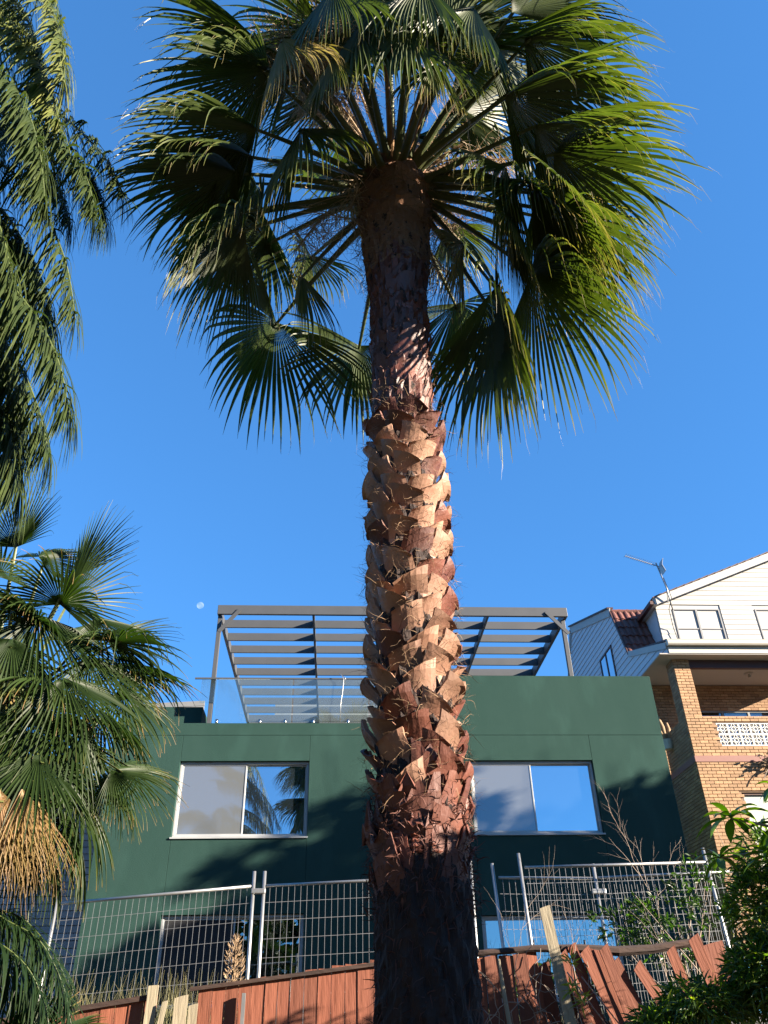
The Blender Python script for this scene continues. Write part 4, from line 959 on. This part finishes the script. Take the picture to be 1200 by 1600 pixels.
# windmill palm
WP = thing('windmill_palm', 'shorter windmill palm with stiff split fans and a dead straw skirt', 'palm tree', (-2.75,4.9,ground_z(-2.75,4.9)))
m = MB(); WC = V(WINDMILL_CROWN)
m.tube([(WC.x-.15,5.0,.4),(WC.x-.12,5.0,2.5),(WC.x-.02,5.0,WC.z+.3)], [.16,.17,.12], 20); m.build('trunk', M['bark_dark'], WP)
for i, (h, a, R, dr, ag) in enumerate(WINDMILL_FANS):
    nv = V((.25,-.75,.65)); 
    frond(WP, h, a, R*(.98 if ag < .9 else .92), dr*.95*(1.0 if ag < .9 else .6), ag, WC, nseg=rs.randint(34,42) if ag < .9 else 17, spread=rad(rs.uniform(170,220)) if ag < .9 else rad(rs.uniform(50,95)), fuse=.22, m='windmill_leaf', pr=(.022,.010), stiff=.15, base_r=.1, up_mix=nv, seed=700+i, width=.74 if ag < .9 else .45, shred=.25 if ag < .9 else .8, sag=.03, fold=.3)
for i in range(30):
    az = rs.uniform(0,6.28); el = rs.uniform(-1.1,.8); d = V((math.cos(az)*math.cos(el),math.sin(az)*math.cos(el),math.sin(el))); h = WC+V((.28,.05,-.12))+V((d.x*.55,d.y*.5,d.z*.85))
    frond(WP, h, d+UP*-.4, rs.uniform(.45,.62), rs.uniform(.9,1.6), rs.choice((.05,.1,.3,.6)), WC, nseg=36, spread=rad(220), fuse=.22, m='windmill_leaf', pr=(.02,.01), stiff=.1, base_r=.1, seed=760+i, width=.8, shred=.3, fold=.15)
fb2 = MB()
for i in range(900):
    a = rs.uniform(0,6.28); z = rs.uniform(2.2,WC.z+.2); o = V((math.cos(a),math.sin(a),0)); hair(fb2, V((WC.x-.1,5,z))+o*.15, o+UP*rs.gauss(-.4,.6), .16, .002, rs, .5, 4)
tag(fb2.build('loose_fibre', M['fibre'], WP), kind='stuff')

# pinnate palms
def pinnate(parent, pts, m, seed, n=120, L=.5, w=.011, plumose=.5, droop=.9, r0=.018, tone=0):
    r_ = random.Random(seed); P_ = [V(p) for p in pts]
    def cr(t):
        t *= len(P_)-1; i = min(int(t), len(P_)-2); u = t-i
        p0 = P_[max(i-1,0)]; p1 = P_[i]; p2 = P_[i+1]; p3 = P_[min(i+2,len(P_)-1)]
        return .5*((2*p1)+(p2-p0)*u+(2*p0-5*p1+4*p2-p3)*u*u+(3*p1-p0-3*p2+p3)*u**3)
    b = MB()
    for i in range(n):
        t = .06+.94*(i/n); p = cr(t); d = (cr(min(t+.02,1))-cr(max(t-.02,0))).normalized(); u = orth(UP, d); s = d.cross(u)
        for sg in (1,-1):
            ang = r_.gauss(0, plumose); dd = (s*sg*math.cos(ang)*.9+u*math.sin(ang)*.6+d*r_.uniform(.4,.7)+V((0,0,-.35*droop))).normalized()
            LL = L*(.45+.75*math.sin(math.pi*min(1,(t*.85+.12))))*r_.uniform(.8,1.15); K = 6; q = V(p); rings = []; tn = []
            nk = orth(u, dd); t0 = tone+r_.uniform(0,.5); dr = droop*r_.uniform(.6,1.4)
            for k in range(K+1):
                f = k/K; ww = w*(.5+1.2*f if f < .3 else .86*(1-((f-.3)/.7)**1.7))+.0008; sd = dd.cross(nk)
                rings.append([tuple(q-sd*ww+nk*ww*.25), tuple(q), tuple(q+sd*ww+nk*ww*.25)]); tn.append(min(1, t0+.25*f*f))
                q = q+dd*LL/K; dd = (dd+V((0,0,-1))*dr*(.42-.34*f)).normalized(); nk = orth(nk, dd)
            b.quad_strip(rings, tn)
    f = b.build('frond', M[m], parent)
    rm = MB().tube([cr(k/20) for k in range(21)], [r0*(1-.8*k/20) for k in range(21)], 6, t=.05); rm.build('rachis', M['petiole'], f)
    return f
QP = thing('feather_palm', 'tall feather palm with long weeping fronds reaching in from the edge', 'palm tree', (-3.9,4.0,.3))
MB().tube([(-3.9,4.0,.2),(-3.85,4.0,4),(-3.8,4.0,7.2)], [.2,.17,.15], 20).build('trunk', M['grey_wood'], QP, smooth=True)
for i, q in enumerate(QUEEN_FRONDS): pinnate(QP, q, 'queen_leaf', 900+i, n=(170 if i < 4 or i > 7 else 120), L=.60, w=.0115, plumose=.5, droop=(.95 if i < 4 else 1.2), tone=(.4 if i in (0,1,8) else -.25))
for i in range(8):
    az = rs.uniform(1.2,5.3); c = V((-3.8,4.0,7.2)); o = V((math.cos(az),math.sin(az),0))
    pinnate(QP, [c, c+o*.8+UP*.8, c+o*1.7+UP*.8, c+o*2.4, c+o*2.7-UP*.9], 'queen_leaf', 930+i, n=110, L=.5, w=.010, plumose=.5)
YP = thing('young_palm', 'low young feather palm with dark arching fronds beneath the straw skirt', 'palm', (-2.1,4.6,.6))
for i, q in enumerate(LOW_FRONDS): pinnate(YP, q, 'windmill_leaf', 950+i, n=80, L=.26, w=.007, plumose=.5, droop=.7, r0=.006, tone=-.4)
SF = thing('seedling_palm', 'yellow green fan leaf seedling at the foot of the paling fence', 'palm', (-1.5,5.0,.8))
for i, (h, a) in enumerate((((-1.50,5.0,1.68),(.9,-.1,.25)),((-1.62,5.1,1.66),(.2,.2,.9)),((-1.75,5.0,1.70),(-.7,-.2,.5)))):
    frond(SF, h, a, .32, .4, .45, V((-1.62,5.0,1.1)), nseg=22, spread=rad(170), fuse=.5, m='windmill_leaf', pr=(.01,.006), stiff=.3, base_r=.02, up_mix=(.1,-.5,.8), seed=980+i, shred=.05)

# ------------------------------------------------------------------ shrubs, vines, twigs
def leafmass(b, c, rx, ry, rz, n, L, w, r_, tone=(0,1), droop=.3, cluster=None):
    for i in range(n):
        if cluster and i % cluster == 0 or not cluster:
            while True:
                v = V((r_.uniform(-1,1),r_.uniform(-1,1),r_.uniform(-1,1)))
                if v.length < 1 and v.length > .25: break
            cc = V(c)+V((v.x*rx,v.y*ry,v.z*rz)); base = V((v.x,v.y,v.z+.5))
        d = (base+V((r_.gauss(0,.9),r_.gauss(0,.9),r_.gauss(0,.7)-droop))).normalized(); s = Matrix.Rotation(r_.uniform(0,6.28),3,d) @ d.orthogonal().normalized()
        u = d.cross(s); LL = L*r_.uniform(.6,1.25); q = cc+V((r_.gauss(0,.02),r_.gauss(0,.02),r_.gauss(0,.02))); t = r_.uniform(*tone); dd = V(d)
        rings = []
        for k, ww in enumerate((.15,.9,1,.6,.05)):
            rings.append([tuple(q-s*w*ww+u*w*.3*ww), tuple(q), tuple(q+s*w*ww+u*w*.3*ww)]); q = q+dd*LL/4; dd = (dd+V((0,0,-.12-droop*.25))).normalized()
        b.quad_strip(rings, [t]*5)
def stems(b, root, c, r, n, r_, th=.012):
    for i in range(n):
        e = V(c)+V((r_.gauss(0,r*.5),r_.gauss(0,r*.4),r_.gauss(0,r*.5))); p0 = V(root)+V((r_.gauss(0,.06),r_.gauss(0,.06),0)); mid = (p0+e)/2+V((r_.gauss(0,.12),r_.gauss(0,.12),.1))
        b.tube([p0, (p0+mid)/2, mid, (mid+e)/2, e], [th,th*.8,th*.6,th*.4,th*.2], 5)
def shrub(name, label, root, blobs, L, w, n, m, seed, tone=(0,1), droop=.3, cluster=6):
    r_ = random.Random(seed); T = thing(name, label, 'shrub', root); b = MB(); st = MB()
    for (c, rx, ry, rz, share) in blobs:
        leafmass(b, c, rx, ry, rz, int(n*share), L, w, r_, tone, droop, cluster); stems(st, root, c, max(rx,rz), 7, r_)
    tag(b.build('foliage', M[m], T), kind='stuff'); st.build('stem', M['twig'], T); return T
shrub('bamboo_shrub','dense bright narrow leaved shrub spilling over the broken fence', (4.1,7.9,1.0),
    [((4.22,8.0,2.55),.58,.5,.45,.3),((3.92,8.0,2.05),.42,.4,.33,.25),((4.3,7.7,1.9),.6,.5,.5,.3),((3.3,8.1,1.85),.42,.3,.2,.14),((4.3,7.9,3.0),.5,.4,.3,.14),((2.95,8.2,1.72),.35,.25,.12,.08)], .13, .010, 12500, 'leaf', 21, (.1,1), .35)
shrub('dark_shrub','darker leafy shrub growing through the mesh behind the bright shrub', (4.0,10.3,1.2),
    [((3.95,10.3,2.75),.5,.25,.45,.4),((3.45,10.3,2.75),.45,.2,.25,.25),((4.5,10.3,3.1),.5,.3,.4,.35)], .09, .012, 1300, 'leaf', 22, (0,.35), .2)
shrub('trunk_shade_shrub','unseen leafy mass added to shade the lower palm trunk', (3.4,2.75,.3),
    [((3.5,3.65,1.3),.6,.7,1.3,.4),((3.6,2.9,1.1),.7,.7,1.1,.2),((3.5,3.6,2.7),.5,.75,.9,.4)], .15, .05, 15000, 'bigleaf', 23, (0,.7), .2)  # added out of view so the lower palm trunk falls in shade
# broad leaved branch
BL = thing('broad_leaf_tree', 'small tree with whorls of long broad glossy leaves before the brick wall', 'tree', (4.6,7.4,.9))
r_ = random.Random(31); st = MB(); st.tube([(4.7,7.4,.9),(4.65,7.4,2.4),(4.5,7.4,3.1)], [.05,.04,.03], 8)
tips = [((4.05,7.4,3.36),15,.24),((3.60,7.4,3.42),14,.22),((3.9,7.4,3.08),11,.2),((4.25,7.3,3.5),13,.22),((4.2,7.4,3.15),14,.22),((3.45,7.5,3.10),13,.17),((4.05,7.3,3.68),9,.16),((4.5,7.4,3.3),14,.2)]
for (p, n, L) in tips:
    L *= 1.6; p = V(p)+V((0,0,-.14)); st.tube([(4.5,7.4,3.0), V((4.5,7.4,3.0)).lerp(p,.5)+UP*.04, p], [.02,.014,.009], 6)
    for i in range(n):
        az = i*2.4+r_.random(); el = r_.uniform(-.5,.9); d = V((math.cos(az)*math.cos(el),math.sin(az)*math.cos(el),math.sin(el))); s = orth(V((0,0,1)),d).cross(d); u = d.cross(s)
        b = MB(); q = V(p); dd = V(d); LL = L*r_.uniform(.7,1.2); t = r_.random(); rings = []
        for k, ww in enumerate((.1,.45,.8,1,1,.8,.45,.05)):
            ww *= L*.13; rings.append([tuple(q-s*ww+UP*ww*.35), tuple(q), tuple(q+s*ww+UP*ww*.35)]); q = q+dd*LL/7; dd = (dd+V((0,0,-.16))).normalized()
        b.quad_strip(rings, [t]*8); b.build('leaf', M['bigleaf'], BL, smooth=True)
st.build('branch', M['twig'], BL, smooth=True)
def branchy(b, p, d, L, r0, depth, r_, split=.5):
    p = V(p); d = V(d).normalized(); n = 5; pts = [p]; kids = []
    for k in range(n):
        d = (d+V((r_.gauss(0,.12),r_.gauss(0,.12),r_.gauss(0.03,.1)))).normalized(); p = p+d*L/n; pts.append(p)
        if depth and k >= 1 and r_.random() < .75: kids.append((V(p), V(d)))
    b.tube(pts, [r0*(1-.7*k/n) for k in range(n+1)], 5)
    for q, dd in kids:
        s = Matrix.Rotation(r_.uniform(0,6.28),3,dd) @ dd.orthogonal().normalized()
        branchy(b, q, dd+s*split, L*r_.uniform(.45,.65), r0*.55, depth-1, r_, split)
for (lb, p, d, L, r0, dep, sd) in (('bare pale sapling with forked twigs in front of the green wall',(3.95,10.4,2.4),(-.28,0,1),1.15,.008,3,41),('second bare sapling leaning over the mesh rail by the brick corner',(4.15,10.5,2.6),(-.12,0,1),.8,.005,2,42),
        ('bare curled vine climbing the mesh beside the palm trunk',(1.9,9.9,1.9),(-.05,0,1),1.0,.005,2,43),('leafless twiggy bush tangled in the mesh behind the split post',(2.75,10.2,2.1),(.1,0,1),.6,.004,2,44),('bare arching twigs among the dark shrub',(3.9,10.0,2.3),(-.8,0,.8),.8,.004,2,46)):
    b = MB(); branchy(b, p, d, L, r0, dep, random.Random(sd), .55); tag(b.build('bare_sapling', M['twig']), lb, 'twigs')
vn = thing('dead_vine', 'leafless pale vine stems tangled over the broken red palings', 'vine', (1.8,9.4,1.5))
r_ = random.Random(51)
for i in range(44):
    x = r_.uniform(1.5,2.8); z = r_.uniform(1.2,1.9); p = V((x,9.36+r_.uniform(-.06,.04),z)); d = V((r_.gauss(0,.5),0,1)).normalized(); pts = []
    for k in range(9): pts.append(V(p)); d = (d+V((r_.gauss(0,.45),r_.gauss(0,.08),r_.gauss(0,.3)))).normalized(); p = p+d*.09
    MB().tube(pts, [r_.uniform(.002,.005)]*9, 5).build('stem', M['twig'], vn)
MB().tube([(1.84,9.38,1.2),(1.76,9.37,1.7),(1.72,9.36,2.05),(1.70,9.38,2.34)], [.03,.025,.022,.015], 7).build('stem', M['grey_wood'], vn)
# thin cut canes and young sprig
for lb, a, b_1 in (('pale straight cane leaning on the broken palings, the longer one',(2.36,9.2,2.2),(2.72,9.0,1.6)),('pale straight cane beside the longer cane on the broken palings',(2.5,9.2,2.16),(2.85,9.0,1.62))):
    tag(MB().tube([a, b_1], .007, 6).build('cane', M['boot'], smooth=True), lb, 'cane')
sp = MB(); r_ = random.Random(52)
for c in ((2.36,9.0,2.28),(2.33,9.0,2.05),(2.42,9.0,1.93)):
    for i in range(26):
        leafmass(sp, V(c), .03, .03, .03, 1, .11, .008, r_, (.7,1), .1)
st = MB().tube([(2.42,9.02,1.6),(2.34,9.0,2.0),(2.36,9.0,2.28)], .004, 5)
T = thing('sprig', 'bright green leafy sprig growing up beside the split grey post', 'plant', (2.4,9.0,1.6)); sp.build('foliage', M['leaf'], T); st.build('stem', M['twig'], T)
# dry seedhead weed
T = thing('dry_weed', 'tall dry brown seedhead weed standing in front of the mesh fence', 'weed', (-1.13,10.3,1.4)); b = MB(); r_ = random.Random(53)
for i in range(520):
    t = r_.random(); z = 2.05+.62*t; rr = .10*math.sin(math.pi*min(1,t*.8+.15))+.02; a = r_.uniform(0,6.28); o = V((math.cos(a),math.sin(a),0))
    hair(b, V((-1.13,10.3,z))+o*rr*r_.random(), o*.6+UP*.9, .06, .005, r_, .6, 3, .5, 0)
b.build('seedhead', M['dead'], T); MB().tube([(-1.13,10.3,1.3),(-1.12,10.3,2.6)], .008, 6).build('stem', M['dead'], T)
# grass along the fence foot
b = MB(); r_ = random.Random(54)
for i in range(2600):
    x = r_.uniform(-3.4,3.6) if i % 4 else r_.uniform(-3.0,-1.3); y = r_.uniform(9.8,10.7); p = V((x,y,ground_z(x,y)+.1)); hair(b, p, V((r_.gauss(0,.3),r_.gauss(0,.2),1)), r_.uniform(.3,1.0)*(1.15 if x < -1.3 else .8), .0035, r_, .25, 5, .5, .05)
tag(b.build('grass', M['grass']), 'dry uncut grass growing between the paling fence and mesh panels', 'grass', None, 'stuff')
# long strap leaves close to the camera side
T = thing('strap_leaf_plant', 'plant with long dark strap leaves low before the broken fence', 'plant', (2.2,6.5,1.0)); r_ = random.Random(55)
for i in range(16):
    b = MB(); p = V((1.75+r_.uniform(-.1,.1),6.5+r_.uniform(-.1,.1),1.15)); d = V((1,r_.gauss(0,.25),r_.uniform(.35,.9))).normalized(); rings = []
    for k in range(12):
        w = .012*(1-k/12)+.002; s = d.cross(UP).normalized(); rings.append([tuple(p-s*w+UP*w*.5),tuple(p),tuple(p+s*w+UP*w*.5)]); p = p+d*.13; d = (d+V((0,0,-.07))).normalized()
    b.quad_strip(rings, [.2+.3*r_.random()]*12); b.build('leaf', M['leaf'], T)

# moon
mm = bpy.data.materials.new('moon'); mm.use_nodes = True; n = mm.node_tree.nodes; l = mm.node_tree.links; n.clear()
o_ = n.new('ShaderNodeOutputMaterial'); d_ = n.new('ShaderNodeBsdfDiffuse'); t_ = n.new('ShaderNodeBsdfTransparent'); ad = n.new('ShaderNodeAddShader')
no = n.new('ShaderNodeTexNoise'); no.inputs['Scale'].default_value = .09; cr_ = n.new('ShaderNodeValToRGB'); cr_.color_ramp.elements[0].color = (.02,.02,.02,1); cr_.color_ramp.elements[1].color = (.07,.07,.07,1)
tcn = n.new('ShaderNodeTexCoord'); l.new(tcn.outputs['Object'], no.inputs['Vector']); l.new(no.outputs['Fac'], cr_.inputs[0]); l.new(cr_.outputs[0], d_.inputs['Color'])
l.new(d_.outputs[0], ad.inputs[0]); l.new(t_.outputs[0], ad.inputs[1]); l.new(ad.outputs[0], o_.inputs[0])
mb_ = MB(); rings = []
for j in range(17):
    ph = math.pi*j/16-math.pi/2; rings.append([(14.5*math.cos(ph)*math.cos(a), 14.5*math.cos(ph)*math.sin(a), 14.5*math.sin(ph)) for a in [2*math.pi*k/32 for k in range(32)]])
mb_.quad_strip(rings, [.5]*17, True); mo = mb_.build('moon', mm, smooth=True); mo.location = (-582.9,3000,1545.2)
tag(mo, 'pale daytime gibbous moon in the clear sky near the pergola corner', 'moon')

# ------------------------------------------------------------------ unseen tree shading the wall, plus leaf masses added to cut sky fill
def wall_point(x, z, t): return V((x, 16, z))+SUN_DIR*t
r_ = random.Random(61)
GT = thing('garden_tree', 'unseen leafy tree towards the sun, crown shaped to shade the green wall', 'tree', (18.5,8,1.2))
b = MB(); st = MB(); tt = 18
for (x, z, rx, rz, n) in ((.7,2.6,2.0,1.7,900),(3.6,2.9,1.9,1.75,950),(6.35,4.2,.75,1.5,420),(6.7,5.4,.25,.6,80),(-1.9,2.0,1.2,.95,330),(5.3,2.2,1.5,1.6,500),(.6,4.5,.8,.55,150),(-.3,5.0,.7,.22,40),(3.1,4.75,.8,.2,40),(-2.7,2.5,.8,.95,330),(.4,5.5,.7,.16,26),(5.6,5.0,.5,.2,22),(4.4,5.1,.5,.12,14)):
    c_ = wall_point(x, z, tt)  # blobs set along the sun ray so their shade lands on the wall
    leafmass(b, c_, rx, 1.3, rz, n*6, .32, .06, r_, (0,.6), .2, 5)
    stems(st, (18.5,8.0,1.2), c_, 1.2, 5, r_, .05)
st.tube([(18.5,8,0),(18.4,8,3),(18.2,8.2,6)], [.3,.22,.12], 12)
tag(b.build('foliage', M['bigleaf'], GT), kind='stuff'); st.build('trunk', M['grey_wood'], GT)

b = MB(); r_ = random.Random(62)
for i in range(46):
    x = -34+i*1.7+r_.uniform(-.6,.6); h_ = r_.uniform(8.2,10.6) if not 7 < x < 17 else r_.uniform(3.8,5.0)
    leafmass(b, V((x,-15+r_.uniform(-1.5,1.5),h_*.55)), 2.2, 1.6, h_*.5, 520, .7, .2, r_, (0,.6), .2, 5)  # unseen; added to hide the bright low sky and deepen wall shade
tag(b.build('sky_block_belt', M['bigleaf']), 'unseen leaf belt added behind the camera to block low sky light', 'trees', None, 'stuff')

b = MB(); st = MB(); r_ = random.Random(63)
BT = thing('sky_block_tree', 'unseen tall leaf mass added behind the camera to dim sky fill', 'tree', (-18,-10,0))
for i in range(14):
    leafmass(b, V((-16-r_.uniform(0,16),-9-r_.uniform(-3,6),r_.uniform(6,19))), 4, 4, 3.5, 500, .9, .26, r_, (0,.6), .2, 5)  # added high behind the camera on the left to darken the shade
st.tube([(-18,-10,0),(-18,-10,8),(-19,-10,15)], [.5,.4,.2], 12)
tag(b.build('foliage', M['bigleaf'], BT), kind='stuff'); st.build('trunk', M['grey_wood'], BT)
